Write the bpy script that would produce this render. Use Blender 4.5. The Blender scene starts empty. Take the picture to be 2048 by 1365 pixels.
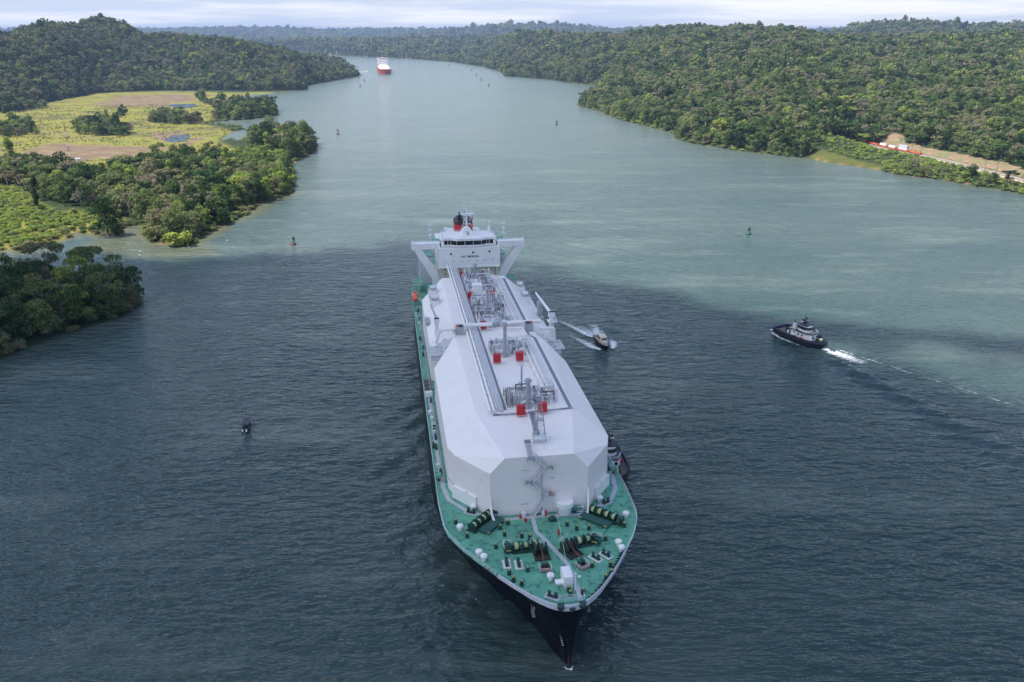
import bpy, math, random
import numpy as np
from mathutils import Vector, Matrix
R = math.radians
C = bpy.context.scene
COL = C.collection

# ------------------------------------------------------------------ camera
F, YH, CAMH = 1680.0, 62.0, 127.5
PITCH = math.atan((682.5 - YH) / F)
cam_d = bpy.data.cameras.new('camera'); cam = bpy.data.objects.new('camera', cam_d); COL.objects.link(cam)
cam_d.sensor_width = 36.0; cam_d.lens = F / 2048 * 36.0
cam_d.clip_start = 1.0; cam_d.clip_end = 60000
cam.location = (0, 0, CAMH); cam.rotation_euler = (math.pi / 2 - PITCH, 0, 0)
C.camera = cam

# ------------------------------------------------------------------ light
SUN_EL, SUN_AZ = 61.0, -98.0            # azimuth from +Y (ahead) towards +X
C.view_settings.view_transform = 'Standard'; C.view_settings.look = 'None'
C.view_settings.exposure = 1.0; C.view_settings.gamma = 1.0
W = bpy.data.worlds.new('World'); C.world = W; W.use_nodes = True
nt = W.node_tree; nt.nodes.clear()
N = nt.nodes.new; L = nt.links.new
wo = N('ShaderNodeOutputWorld'); bg = N('ShaderNodeBackground'); bg.inputs[1].default_value = 0.125
sky = N('ShaderNodeTexSky'); sky.sky_type = 'NISHITA'; sky.sun_disc = False
sky.sun_elevation = R(SUN_EL); sky.sun_rotation = R(SUN_AZ); sky.air_density = 1.0; sky.dust_density = 0.6
tc = N('ShaderNodeTexCoord'); sep = N('ShaderNodeSeparateXYZ'); L(tc.outputs['Generated'], sep.inputs[0])
def wm(op, a, b):
    n = N('ShaderNodeMath'); n.operation = op
    for i, v in enumerate((a, b)):
        if v is None: continue
        if isinstance(v, (int, float)): n.inputs[i].default_value = v
        else: L(v, n.inputs[i])
    return n.outputs[0]
cov = wm('MULTIPLY', wm('SUBTRACT', wm('MINIMUM', sep.outputs[2], 0.5), 0.03), 0.55)
zz = wm('ADD', wm('MAXIMUM', sep.outputs[2], 0.0), 0.05)
cx = N('ShaderNodeCombineXYZ'); L(wm('DIVIDE', sep.outputs[0], zz), cx.inputs[0]); L(wm('DIVIDE', sep.outputs[1], zz), cx.inputs[1])
cn = N('ShaderNodeTexNoise'); cn.inputs['Scale'].default_value = 0.16; cn.inputs['Detail'].default_value = 7; cn.inputs['Roughness'].default_value = 0.58
mpw = N('ShaderNodeMapping'); mpw.inputs['Scale'].default_value = (1.0, 1.0, 1); mpw.inputs['Location'].default_value = (3.1, 1.7, 0)
L(cx.outputs[0], mpw.inputs[0]); L(mpw.outputs[0], cn.inputs['Vector'])
cr = N('ShaderNodeValToRGB'); cr.color_ramp.elements[0].position = 0.36; cr.color_ramp.elements[1].position = 0.62
L(wm('SUBTRACT', cn.outputs['Fac'], cov), cr.inputs[0])
mx = N('ShaderNodeMix'); mx.data_type = 'RGBA'
L(cr.outputs[0], mx.inputs[0]); L(sky.outputs[0], mx.inputs[6]); mx.inputs[7].default_value = (4.9, 4.75, 4.85, 1)
hz_r = N('ShaderNodeMapRange'); hz_r.inputs[1].default_value = 0.035; hz_r.inputs[2].default_value = 0.13; hz_r.inputs[3].default_value = 1.0; hz_r.inputs[4].default_value = 0.0; L(sep.outputs[2], hz_r.inputs[0])
c2 = N('ShaderNodeValToRGB'); e_ = c2.color_ramp.elements; e_[0].position = 0.44; e_[1].position = 0.57; e_[0].color = (2.75, 3.15, 3.95, 1); e_[1].color = (4.3, 4.35, 4.5, 1); L(cn.outputs['Fac'], c2.inputs[0])
m3 = N('ShaderNodeMix'); m3.data_type = 'RGBA'; L(hz_r.outputs[0], m3.inputs[0]); L(mx.outputs[2], m3.inputs[6]); L(c2.outputs[0], m3.inputs[7])
L(m3.outputs[2], bg.inputs[0]); L(bg.outputs[0], wo.inputs[0])

SUNV = Vector((math.sin(R(SUN_AZ)) * math.cos(R(SUN_EL)), math.cos(R(SUN_AZ)) * math.cos(R(SUN_EL)), math.sin(R(SUN_EL))))
sl = bpy.data.lights.new('sun', 'SUN'); sl.energy = 5.0; sl.angle = R(0.55); sl.color = (1.0, 0.95, 0.86)
so = bpy.data.objects.new('sun', sl); COL.objects.link(so)
so.rotation_euler = (-SUNV).to_track_quat('-Z', 'Y').to_euler()
C.cycles.max_bounces = 6; C.cycles.diffuse_bounces = 3; C.cycles.glossy_bounces = 2
C.cycles.transparent_max_bounces = 12; C.cycles.transmission_bounces = 3; C.cycles.volume_bounces = 0
C.cycles.caustics_reflective = False; C.cycles.caustics_refractive = False
C.cycles.sample_clamp_indirect = 6.0
C.cycles.use_denoising = True

# ------------------------------------------------------------------ geometry of the view (pixel of the photo -> ground)
_fw = np.array([0, math.cos(PITCH), -math.sin(PITCH)]); _up = np.array([0, math.sin(PITCH), math.cos(PITCH)])
def un(x, y, z=0.0):
    d = _fw * F + np.array([1.0, 0, 0]) * (x - 1024) + _up * (682.5 - y)
    k = (z - CAMH) / d[2]
    return np.array([0, 0, CAMH]) + d * k
def unl(pts, z=0.0): return np.array([un(x, y, z)[:2] for x, y in pts])
def proj(P):
    v = np.asarray(P, float) - np.array([0, 0, CAMH]); w = v @ _fw
    return 1024 + F * v[..., 0] / w, 682.5 - F * (v @ _up) / w, w

# ------------------------------------------------------------------ tagging
def tag(o, label=None, cat=None, group=None, kind=None):
    if label: o['label'] = label
    if cat: o['category'] = cat
    if group: o['group'] = group
    if kind: o['kind'] = kind
    return o
def link(o, parent=None):
    COL.objects.link(o)
    if parent is not None: o.parent = parent
    return o
def empty(name, loc=(0, 0, 0), rz=0.0, label=None, cat=None, group=None):
    o = bpy.data.objects.new(name, None); o.empty_display_size = 1.0
    o.location = loc; o.rotation_euler = (0, 0, rz); COL.objects.link(o)
    return tag(o, label, cat, group)
def children(o): return [c for c in bpy.data.objects if c.parent == o]
def copy_tree(o, parent=None, depth=0):
    c = o.copy(); COL.objects.link(c); c.parent = parent
    for ch in list(o.children): copy_tree(ch, c, depth + 1)
    return c

# ------------------------------------------------------------------ materials
MATS = {}
def mat(name, color, rough=0.6, metal=0.0, var=0.0, vscale=0.5, bump=0.0, bscale=2.0, stain=None, stain_scale=0.2, stain_lo=0.6, stain_hi=0.7, spec=0.5, stretch=(1, 1, 1)):
    if name in MATS: return MATS[name]
    m = bpy.data.materials.new(name); m.use_nodes = True; MATS[name] = m
    t = m.node_tree; p = t.nodes['Principled BSDF']
    p.inputs['Roughness'].default_value = rough; p.inputs['Metallic'].default_value = metal
    p.inputs['Specular IOR Level'].default_value = spec
    p.inputs['Base Color'].default_value = (*color, 1)
    if var or bump or stain:
        tcn = t.nodes.new('ShaderNodeTexCoord'); mp = t.nodes.new('ShaderNodeMapping'); mp.inputs['Scale'].default_value = stretch
        t.links.new(tcn.outputs['Object'], mp.inputs[0])
        col = None
        if var:
            n = t.nodes.new('ShaderNodeTexNoise'); n.inputs['Scale'].default_value = vscale; n.inputs['Detail'].default_value = 6
            n.inputs['Roughness'].default_value = 0.65
            t.links.new(mp.outputs[0], n.inputs['Vector'])
            r = t.nodes.new('ShaderNodeValToRGB'); r.color_ramp.elements[0].position = 0.3; r.color_ramp.elements[1].position = 0.7
            r.color_ramp.elements[0].color = (*[c * (1 - var) for c in color], 1); r.color_ramp.elements[1].color = (*[min(1, c * (1 + var)) for c in color], 1)
            t.links.new(n.outputs['Fac'], r.inputs[0]); col = r.outputs[0]
        if stain:
            n2 = t.nodes.new('ShaderNodeTexNoise'); n2.inputs['Scale'].default_value = stain_scale; n2.inputs['Detail'].default_value = 5
            n2.inputs['Roughness'].default_value = 0.7
            t.links.new(mp.outputs[0], n2.inputs['Vector'])
            r2 = t.nodes.new('ShaderNodeValToRGB'); r2.color_ramp.elements[0].position = stain_lo; r2.color_ramp.elements[1].position = stain_hi
            t.links.new(n2.outputs['Fac'], r2.inputs[0])
            mxn = t.nodes.new('ShaderNodeMix'); mxn.data_type = 'RGBA'
            t.links.new(r2.outputs[0], mxn.inputs[0])
            if col: t.links.new(col, mxn.inputs[6])
            else: mxn.inputs[6].default_value = (*color, 1)
            mxn.inputs[7].default_value = (*stain, 1); col = mxn.outputs[2]
        if col: t.links.new(col, p.inputs['Base Color'])
        if bump:
            n3 = t.nodes.new('ShaderNodeTexNoise'); n3.inputs['Scale'].default_value = bscale; n3.inputs['Detail'].default_value = 4
            t.links.new(mp.outputs[0], n3.inputs['Vector'])
            b = t.nodes.new('ShaderNodeBump'); b.inputs['Strength'].default_value = bump; b.inputs['Distance'].default_value = 0.2
            t.links.new(n3.outputs['Fac'], b.inputs['Height']); t.links.new(b.outputs[0], p.inputs['Normal'])
    return m
M_white = mat('white_paint', (0.82, 0.79, 0.78), 0.5, var=0.035, vscale=0.35, stain=(0.62, 0.58, 0.52), stain_scale=0.45, stain_lo=0.66, stain_hi=0.9)
M_cover = mat('cover_paint', (0.86, 0.785, 0.755), 0.55, var=0.03, vscale=0.12, stain=(0.70, 0.68, 0.68), stain_scale=0.22, stain_lo=0.58, stain_hi=0.85, bump=0.04, bscale=0.6)
M_whitefit = mat('white_fittings', (0.72, 0.72, 0.74), 0.45, var=0.08, vscale=1.2, stain=(0.42, 0.33, 0.24), stain_scale=1.1, stain_lo=0.66, stain_hi=0.78)
M_steel = mat('grey_steel', (0.36, 0.37, 0.40), 0.5, var=0.15, vscale=1.0, stain=(0.25, 0.18, 0.13), stain_scale=1.3, stain_lo=0.6, stain_hi=0.75)
M_grate = mat('walkway_grey', (0.20, 0.20, 0.25), 0.7, var=0.12, vscale=0.6)
M_walk = mat('deck_walkway', (0.46, 0.46, 0.52), 0.7, var=0.07, vscale=0.6)
M_deck = mat('deck_green', (0.11, 0.335, 0.23), 0.65, var=0.22, vscale=0.25, stain=(0.035, 0.16, 0.135), stain_scale=0.75, stain_lo=0.54, stain_hi=0.60, bump=0.05)
M_mach = mat('machinery_green', (0.016, 0.055, 0.042), 0.5, var=0.35, vscale=1.5, stain=(0.06, 0.04, 0.03), stain_scale=1.6, stain_lo=0.6, stain_hi=0.72)
M_machtop = mat('winch_platform_green', (0.02, 0.085, 0.075), 0.6, var=0.15, vscale=0.8)
M_navy = mat('hull_navy', (0.0035, 0.004, 0.009), 0.42, spec=0.3, var=0.25, vscale=0.08, stain=(0.02, 0.02, 0.026), stain_scale=0.14, stain_lo=0.58, stain_hi=0.8)
M_red = mat('red_cabinet', (0.50, 0.012, 0.02), 0.5, var=0.08, vscale=1.0)
M_funnel = mat('funnel_red', (0.52, 0.03, 0.025), 0.5, var=0.08, vscale=0.5)
M_black = mat('black_paint', (0.012, 0.013, 0.015), 0.5, var=0.2, vscale=1.0)
M_cream = mat('cream_paint', (0.66, 0.60, 0.47), 0.55, var=0.06, vscale=0.5, stain=(0.42, 0.28, 0.15), stain_scale=0.5, stain_lo=0.66, stain_hi=0.8)
M_glass = mat('window_glass', (0.01, 0.012, 0.016), 0.1)
M_rope = mat('mooring_rope', (0.42, 0.50, 0.24), 0.8, var=0.15, vscale=4)
M_yellow = mat('yellow_paint', (0.50, 0.42, 0.14), 0.5, var=0.1)
M_rust = mat('rusty_steel', (0.12, 0.06, 0.04), 0.75, var=0.35, vscale=2.0)
M_orange = mat('lifeboat_orange', (0.72, 0.11, 0.05), 0.4, var=0.05)
M_pad = mat('white_deck_pad', (0.66, 0.66, 0.64), 0.6, var=0.08, vscale=1.0, stain=(0.3, 0.25, 0.2), stain_scale=1.2, stain_lo=0.66, stain_hi=0.74)
M_bulk = mat('bulwark_grey', (0.56, 0.55, 0.60), 0.5, var=0.07, vscale=0.4, stain=(0.35, 0.27, 0.2), stain_scale=0.5, stain_lo=0.66, stain_hi=0.75)
M_letter = mat('black_lettering', (0.02, 0.02, 0.025), 0.6)

def seams(m, w=5.5, h=2.6, dark=0.94):
    t = m.node_tree; p = t.nodes['Principled BSDF']; src = p.inputs['Base Color'].links[0].from_socket
    tcn = t.nodes.new('ShaderNodeTexCoord'); sp = t.nodes.new('ShaderNodeSeparateXYZ'); t.links.new(tcn.outputs['Object'], sp.inputs[0])
    ma = t.nodes.new('ShaderNodeMath'); ma.operation = 'MULTIPLY_ADD'; t.links.new(sp.outputs[2], ma.inputs[0]); ma.inputs[1].default_value = 1.0
    m2 = t.nodes.new('ShaderNodeMath'); m2.operation = 'MULTIPLY'; t.links.new(sp.outputs[0], m2.inputs[0]); m2.inputs[1].default_value = 0.02; t.links.new(m2.outputs[0], ma.inputs[2])
    c = t.nodes.new('ShaderNodeCombineXYZ'); ad = t.nodes.new('ShaderNodeMath'); ad.operation = 'ADD'; t.links.new(sp.outputs[0], ad.inputs[0]); t.links.new(sp.outputs[1], ad.inputs[1])
    t.links.new(ad.outputs[0], c.inputs[0]); t.links.new(ma.outputs[0], c.inputs[1])
    b = t.nodes.new('ShaderNodeTexBrick'); b.inputs['Scale'].default_value = 1.0; b.inputs['Brick Width'].default_value = w; b.inputs['Row Height'].default_value = h; b.inputs['Mortar Size'].default_value = 0.05; b.inputs['Mortar Smooth'].default_value = 0.4
    b.inputs['Color1'].default_value = (1, 1, 1, 1); b.inputs['Color2'].default_value = (.975, .975, .975, 1); b.inputs['Mortar'].default_value = (dark, dark, dark, 1); t.links.new(c.outputs[0], b.inputs['Vector'])
    x = t.nodes.new('ShaderNodeMix'); x.data_type = 'RGBA'; x.blend_type = 'MULTIPLY'; x.inputs[0].default_value = 1; t.links.new(src, x.inputs[6]); t.links.new(b.outputs['Color'], x.inputs[7]); t.links.new(x.outputs[2], p.inputs['Base Color'])
seams(M_cover)
# ------------------------------------------------------------------ mesh builder
class MB:
    def __init__(s): s.v = []; s.f = []; s.m = []; s.mi = 0
    def add(s, vs, fs):
        b = len(s.v); s.v += [tuple(v) for v in vs]; s.f += [tuple(i + b for i in f) for f in fs]; s.m += [s.mi] * len(fs)
        return s
    def box(s, c, d, rz=0.0, tx=1.0, ty=1.0):
        x, y, z = d[0] / 2, d[1] / 2, d[2] / 2; ca, sa = math.cos(rz), math.sin(rz); vs = []
        for k in (-1, 1):
            fx, fy = (tx, ty) if k > 0 else (1, 1)
            for a, b in ((-1, -1), (1, -1), (1, 1), (-1, 1)):
                px, py = a * x * fx, b * y * fy
                vs.append((c[0] + px * ca - py * sa, c[1] + px * sa + py * ca, c[2] + k * z))
        return s.add(vs, [(3, 2, 1, 0), (4, 5, 6, 7), (0, 1, 5, 4), (1, 2, 6, 5), (2, 3, 7, 6), (3, 0, 4, 7)])
    def cyl(s, p, q, r0, r1=None, n=10, cap=True):
        r1 = r0 if r1 is None else r1
        p, q = Vector(p), Vector(q); d = (q - p)
        if d.length < 1e-6: return s
        d.normalize(); a = d.orthogonal().normalized(); b = d.cross(a); vs = []
        for o, r in ((p, r0), (q, r1)):
            for i in range(n):
                t = 2 * math.pi * i / n; vs.append(o + a * (r * math.cos(t)) + b * (r * math.sin(t)))
        fs = [(i, (i + 1) % n, n + (i + 1) % n, n + i) for i in range(n)]
        if cap: fs += [tuple(range(n - 1, -1, -1)), tuple(range(n, 2 * n))]
        return s.add(vs, fs)
    def tube(s, pts, r, n=6):
        for a, b in zip(pts[:-1], pts[1:]): s.cyl(a, b, r, r, n, True)
        return s
    def bar(s, p, q, w=0.1):
        return s.cyl(p, q, w * 0.7, w * 0.7, 4, True)
    def prism(s, poly, z0, z1, tp=None):
        n = len(poly); tp = tp or poly
        vs = [(x, y, z0) for x, y in poly] + [(x, y, z1) for x, y in tp]
        fs = [tuple(range(n - 1, -1, -1)), tuple(range(n, 2 * n))] + [(i, (i + 1) % n, n + (i + 1) % n, n + i) for i in range(n)]
        return s.add(vs, fs)
    def lathe(s, prof, c=(0, 0, 0), n=14):
        vs = []; fs = []
        for r, z in prof:
            for i in range(n):
                t = 2 * math.pi * i / n; vs.append((c[0] + r * math.cos(t), c[1] + r * math.sin(t), c[2] + z))
        k = len(prof)
        for j in range(k - 1):
            for i in range(n): fs.append((j * n + i, j * n + (i + 1) % n, (j + 1) * n + (i + 1) % n, (j + 1) * n + i))
        fs += [tuple(range(n - 1, -1, -1)), tuple(range((k - 1) * n, k * n))]
        return s.add(vs, fs)
    def ellipsoid(s, c, rx, ry, rz, n=12, k=7):
        prof = [(math.sin(math.pi * j / k), -math.cos(math.pi * j / k)) for j in range(k + 1)]
        vs = []; fs = []
        for r, z in prof:
            r = max(r, 0.02)
            for i in range(n):
                t = 2 * math.pi * i / n; vs.append((c[0] + rx * r * math.cos(t), c[1] + ry * r * math.sin(t), c[2] + rz * z))
        for j in range(k):
            for i in range(n): fs.append((j * n + i, j * n + (i + 1) % n, (j + 1) * n + (i + 1) % n, (j + 1) * n + i))
        return s.add(vs, fs)
    def rail(s, pts, h=1.1, step=1.8, w=0.045, bars=3):
        for a, b in zip(pts[:-1], pts[1:]):
            a, b = Vector(a), Vector(b); l = (b - a).length; n = max(1, int(l / step))
            for i in range(n + 1):
                p = a + (b - a) * (i / n); s.bar(p, p + Vector((0, 0, h)), w)
            for j in range(bars):
                z = Vector((0, 0, h * (j + 1) / bars)); s.bar(a + z, b + z, w)
        return s
    def build(s, name, mats, parent=None, loc=None, rz=None, smooth=False, label=None):
        me = bpy.data.meshes.new(name); me.from_pydata(s.v, [], s.f); 
        for m in (mats if isinstance(mats, (list, tuple)) else [mats]): me.materials.append(m)
        if any(s.m): me.polygons.foreach_set('material_index', s.m)
        if smooth: me.shade_smooth() if hasattr(me, 'shade_smooth') else None
        me.update()
        o = bpy.data.objects.new(name, me); link(o, parent)
        if loc is not None: o.location = loc
        if rz is not None: o.rotation_euler = (0, 0, rz)
        if label: o['label'] = label
        return o
def np_mesh(name, verts, faces, mats, smooth=False, parent=None):
    """verts (n,3), faces (m,k) arrays"""
    me = bpy.data.meshes.new(name); verts = np.asarray(verts, np.float32); faces = np.asarray(faces, np.int32)
    k = faces.shape[1]
    me.vertices.add(len(verts)); me.vertices.foreach_set('co', verts.ravel())
    me.loops.add(faces.size); me.loops.foreach_set('vertex_index', faces.ravel())
    me.polygons.add(len(faces)); me.polygons.foreach_set('loop_start', np.arange(0, faces.size, k, dtype=np.int32))
    try: me.polygons.foreach_set('loop_total', np.full(len(faces), k, np.int32))
    except Exception: pass
    if smooth: me.polygons.foreach_set('use_smooth', np.ones(len(faces), bool))
    for m in (mats if isinstance(mats, (list, tuple)) else [mats]): me.materials.append(m)
    me.update(calc_edges=True); me.validate()
    return me

# ------------------------------------------------------------------ polygons: shorelines read on the water plane
def sdist(px, py, poly):
    """signed distance (+ inside) from points to a closed polygon"""
    n = len(poly); d2 = np.full(px.shape, 1e18); ins = np.zeros(px.shape, bool)
    for i in range(n):
        ax, ay = poly[i]; bx, by = poly[(i + 1) % n]
        ex, ey = bx - ax, by - ay; l2 = ex * ex + ey * ey + 1e-9
        t = np.clip(((px - ax) * ex + (py - ay) * ey) / l2, 0, 1)
        d2 = np.minimum(d2, (px - ax - t * ex) ** 2 + (py - ay - t * ey) ** 2)
        c = ((ay > py) != (by > py)) & (px < (bx - ax) * (py - ay) / (by - ay + 1e-12) + ax)
        ins ^= c
    d = np.sqrt(d2); return np.where(ins, d, -d)
GROVE = unl([(-500, 800), (-200, 770), (0, 718), (55, 692), (130, 666), (200, 648), (255, 630), (278, 608), (270, 588), (215, 575), (0, 573), (-500, 573)])
LEFT = unl([(-900, 520), (-300, 500), (0, 500), (60, 502), (100, 487), (138, 478), (146, 464), (180, 466), (200, 472), (240, 468), (252, 452), (288, 450), (292, 474),
            (320, 489), (390, 488), (402, 474), (470, 440), (500, 425), (515, 408), (560, 398), (584, 385), (590, 350), (583, 332), (598, 320), (632, 300), (630, 285),
            (560, 280), (500, 282), (440, 280), (470, 262), (490, 260), (480, 254), (430, 250), (405, 247), (440, 243), (500, 239), (555, 231), (555, 222), (500, 218),
            (448, 220), (436, 212), (446, 203), (475, 193), (560, 185), (614, 181), (612, 172), (690, 158), (719, 153), (712, 146), (700, 139), (690, 128), (640, 121), (300, 120), (-900, 121)])
_far = [(-900, 106), (400, 106), (600, 108), (700, 113), (820, 118), (900, 124), (965, 134), (1000, 143), (1010, 153), (1100, 160), (1150, 168), (1205, 172), (1212, 180),
        (1158, 206), (1156, 212), (1190, 220), (1240, 240), (1300, 254), (1350, 268), (1356, 280), (1400, 290), (1500, 305), (1620, 318), (1650, 325), (1760, 341), (1790, 350),
        (1880, 360), (1950, 372), (2048, 388), (2400, 445), (2900, 540)]
FAR = np.vstack([unl(_far), [[30000, 400], [40000, 30000], [0, 45000], [-40000, 30000]], [[-30000, 4600]]])
def land_sd(x, y):
    return np.maximum(np.maximum(sdist(x, y, GROVE), sdist(x, y, LEFT)), sdist(x, y, FAR))
def sinnoise(x, y, s, seed):
    r = np.random.RandomState(seed); o = np.zeros_like(x)
    for i in range(7):
        a = r.uniform(0, 6.283); k = 6.283 / (s * r.uniform(0.6, 1.6)); o += np.sin((x * math.cos(a) + y * math.sin(a)) * k + r.uniform(0, 6.283))
    return o / 3.0
# hill layers: photo column -> (foot distance, crest distance, skyline row), read on the photograph
def layer(rows, treeh):
    a = np.array(rows, float); az = np.arctan((a[:, 0] - 1024) / 1791.0)
    hz = CAMH + a[:, 2] * np.cos(az) * (YH - a[:, 3]) * math.cos(PITCH) / 1791.0 - treeh
    return az, a[:, 1], a[:, 2], hz
LAYERS = [
    (layer([(-600, 1300, 1800, 78), (-300, 1450, 1980, 76), (0, 1712, 2160, 75), (60, 1820, 2250, 64), (110, 1920, 2380, 52), (165, 2040, 2520, 46), (210, 2130, 2600, 40), (245, 2140, 2600, 45), (290, 2150, 2600, 67), (340, 2140, 2590, 74),
            (400, 2110, 2550, 76), (500, 2075, 2460, 88), (600, 2095, 2430, 108), (680, 2500, 2690, 128), (722, 2690, 2850, 158)], 15), 600, 0.9),
    (layer([(930, 4200, 4700, 92), (985, 3400, 4300, 80), (1040, 2900, 3700, 66), (1100, 2600, 3400, 63), (1150, 2250, 3150, 68), (1200, 1750, 3000, 67), (1260, 1380, 2850, 69), (1330, 1180, 2700, 63), (1450, 1010, 2600, 59), (1510, 970, 2500, 55),
            (1560, 950, 2400, 53), (1610, 930, 2420, 59), (1660, 920, 2480, 68), (1760, 940, 2500, 72), (1850, 900, 2500, 72), (2048, 840, 2400, 78), (2500, 760, 2300, 82)], 15), 900, 0.8),
    (layer([(1480, 3300, 4300, 100), (1600, 3300, 4300, 74), (1650, 3300, 4300, 69), (1700, 3300, 4300, 56), (1780, 3300, 4300, 44), (1850, 3300, 4300, 43), (1900, 3300, 4300, 51), (1960, 3300, 4300, 53), (2048, 3300, 4300, 48), (2500, 3300, 4300, 46)], 14), 900, 1.2),
    (layer([(-600, 3300, 4300, 84), (200, 3600, 4600, 84), (400, 4500, 5400, 83), (600, 4700, 5500, 86), (700, 4500, 5300, 83), (800, 4300, 5200, 81), (900, 4200, 5200, 80), (960, 4200, 5200, 78), (1040, 4200, 5200, 76), (1300, 4200, 5200, 84)], 14), 1200, 1.0),
    (layer([(800, 6500, 8200, 78), (860, 6500, 8200, 71), (920, 6500, 8200, 64), (1000, 6500, 8200, 56), (1080, 6500, 8200, 54), (1150, 6500, 8200, 57), (1220, 6500, 8200, 65), (1320, 6500, 8200, 76)], 14), 1500, 1.3),
    (layer([(-600, 8500, 10500, 67), (0, 8500, 10500, 68), (40, 8500, 10500, 62), (66, 8500, 10500, 56), (90, 8500, 10500, 63), (150, 8500, 10500, 68), (400, 8500, 10500, 62.5), (560, 8500, 10500, 62), (640, 8500, 10500, 66), (760, 8500, 10500, 63.5), (900, 8500, 10500, 64.5),
            (1300, 8500, 10500, 64), (1500, 8500, 10500, 66), (1660, 8500, 10500, 64), (2048, 8500, 10500, 66), (2500, 8500, 10500, 66)], 14), 4000, 1.0)]
def terrain_h(x, y, sd=None):
    x = np.asarray(x, float); y = np.asarray(y, float)
    if sd is None: sd = land_sd(x, y)
    d = np.hypot(x, y); az = np.arctan2(x, y); h = np.zeros_like(x)
    for i, ((laz, foot, crest, hz), fall, pw) in enumerate(LAYERS):
        f = np.interp(az, laz, foot); c = np.interp(az, laz, crest); z = np.interp(az, laz, hz)
        z = np.where((az < laz[0]) | (az > laz[-1]), 0, z)
        t = np.clip((d - f) / (c - f), 0, 1) ** pw
        up = z * (t * t * (3 - 2 * t) * 0.6 + t * 0.4)
        dn = z * np.exp(-np.maximum(d - c, 0) / fall)
        h = np.maximum(h, np.where(d < c, up, dn))
    und = sinnoise(x, y, 260, 3) * 5 + sinnoise(x, y, 620, 8) * 7
    h = h + und * np.clip(h / 40, 0, 1) * np.clip((9000 - d) / 6000, 0.2, 1)
    bank = np.clip(sd * 0.22, -4, 1.5) + np.clip((sd - 8) * 0.012, 0, 1.5)
    rail = rail_cut(x, y)
    return np.minimum(bank, 30) + np.clip(h, 0, None) * np.clip(sd / 40, 0, 1) * rail
RAIL = np.array([un(1690, 270, 6)[:2], un(1722, 280, 6)[:2], un(1790, 296, 6)[:2], un(1880, 312, 6)[:2], un(1960, 330, 6)[:2], un(2048, 352, 6)[:2], un(2300, 410, 6)[:2]])
def pl_dist(x, y, P):
    d2 = np.full(np.shape(x), 1e18)
    for (ax, ay), (bx, by) in zip(P[:-1], P[1:]):
        ex, ey = bx - ax, by - ay; t = np.clip(((x - ax) * ex + (y - ay) * ey) / (ex * ex + ey * ey), 0, 1)
        d2 = np.minimum(d2, (x - ax - t * ex) ** 2 + (y - ay - t * ey) ** 2)
    return np.sqrt(d2)
def rail_cut(x, y):
    d = pl_dist(x, y, RAIL); return np.clip((d - 12) / 30, 0, 1)

# ------------------------------------------------------------------ terrain sheet (reaches the horizon)
naz, nd = 700, 420
azs = np.concatenate([[-R(75), -R(55)], np.linspace(-R(42), R(42), naz), [R(55), R(75)]])
ds = np.concatenate([np.geomspace(60, 11000, nd), [14000, 20000, 30000, 42000]])
AZ, DD = np.meshgrid(azs, ds); TX = DD * np.sin(AZ); TY = DD * np.cos(AZ)
SD = land_sd(TX, TY); TZ = terrain_h(TX, TY, SD)
nc = len(azs); nr = len(ds); idx = np.arange(nr * nc).reshape(nr, nc)
faces = np.stack([idx[:-1, :-1], idx[:-1, 1:], idx[1:, 1:], idx[1:, :-1]], -1).reshape(-1, 4)
MARSH = unl([(-600, 330), (-200, 262), (0, 226), (100, 206), (200, 188), (330, 184), (430, 186), (560, 184), (606, 181), (560, 187), (475, 196), (450, 206), (440, 216), (430, 240), (400, 247), (470, 262), (440, 282), (470, 300), (545, 316), (440, 328), (330, 350), (250, 350), (205, 367), (140, 367), (100, 365), (60, 345), (0, 350), (-600, 460)], 1.5)
BUSHY = unl([(-600, 520), (0, 500), (60, 502), (100, 487), (140, 478), (150, 462), (190, 466), (200, 450), (250, 440), (200, 425), (150, 428), (110, 425), (60, 400), (40, 380), (0, 372), (-600, 440)], 1.5)
LAWN = unl([(1618, 312), (1650, 326), (1762, 341), (1766, 332), (1700, 318), (1640, 306)], 2)
def soft(x, y, poly, w): return np.clip(sdist(x, y, unl(poly, 1.5)) / w + 0.5, 0, 1)
grass = np.clip(sdist(TX, TY, MARSH) / 10 + 0.5, 0, 1); grass = np.maximum(grass, np.clip(sdist(TX, TY, BUSHY) / 8 + 0.5, 0, 1))
grass = np.maximum(grass, 0.42 * np.clip(sdist(TX, TY, LAWN) / 4 + 0.5, 0, 1))
soil = np.maximum.reduce([soft(TX, TY, [(30, 318), (60, 300), (110, 288), (160, 292), (240, 294), (330, 298), (365, 300), (300, 306), (262, 318), (235, 322), (150, 326)], 10),
                          soft(TX, TY, [(200, 206), (250, 193), (330, 190), (385, 192), (390, 204), (340, 208), (330, 216), (180, 214)], 14),
                          soft(TX, TY, [(296, 268), (340, 264), (385, 266), (372, 284), (320, 284)], 8),
                          soft(TX, TY, [(60, 258), (160, 272), (250, 280), (150, 284), (60, 276)], 14) * 0.3,
                          soft(TX, TY, [(355, 296), (372, 282), (405, 272), (410, 277), (385, 290), (368, 302)], 4)])
rd = pl_dist(TX, TY, RAIL); soil = np.maximum(soil, np.clip((20 - rd) / 8, 0, 1)); 
cut = np.clip((34 - rd) / 8, 0, 1)
shore = np.clip(1 - np.abs(SD - .5) / 3.2, 0, 1) * np.clip(0.5 + sinnoise(TX, TY, 45, 17), 0, 1)
def attr_col(me, name, r, g, b):
    a = me.color_attributes.new(name, 'FLOAT_COLOR', 'POINT')
    c = np.stack([r.ravel(), g.ravel(), b.ravel(), np.ones(r.size)], -1).astype(np.float32); a.data.foreach_set('color', c.ravel())
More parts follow.
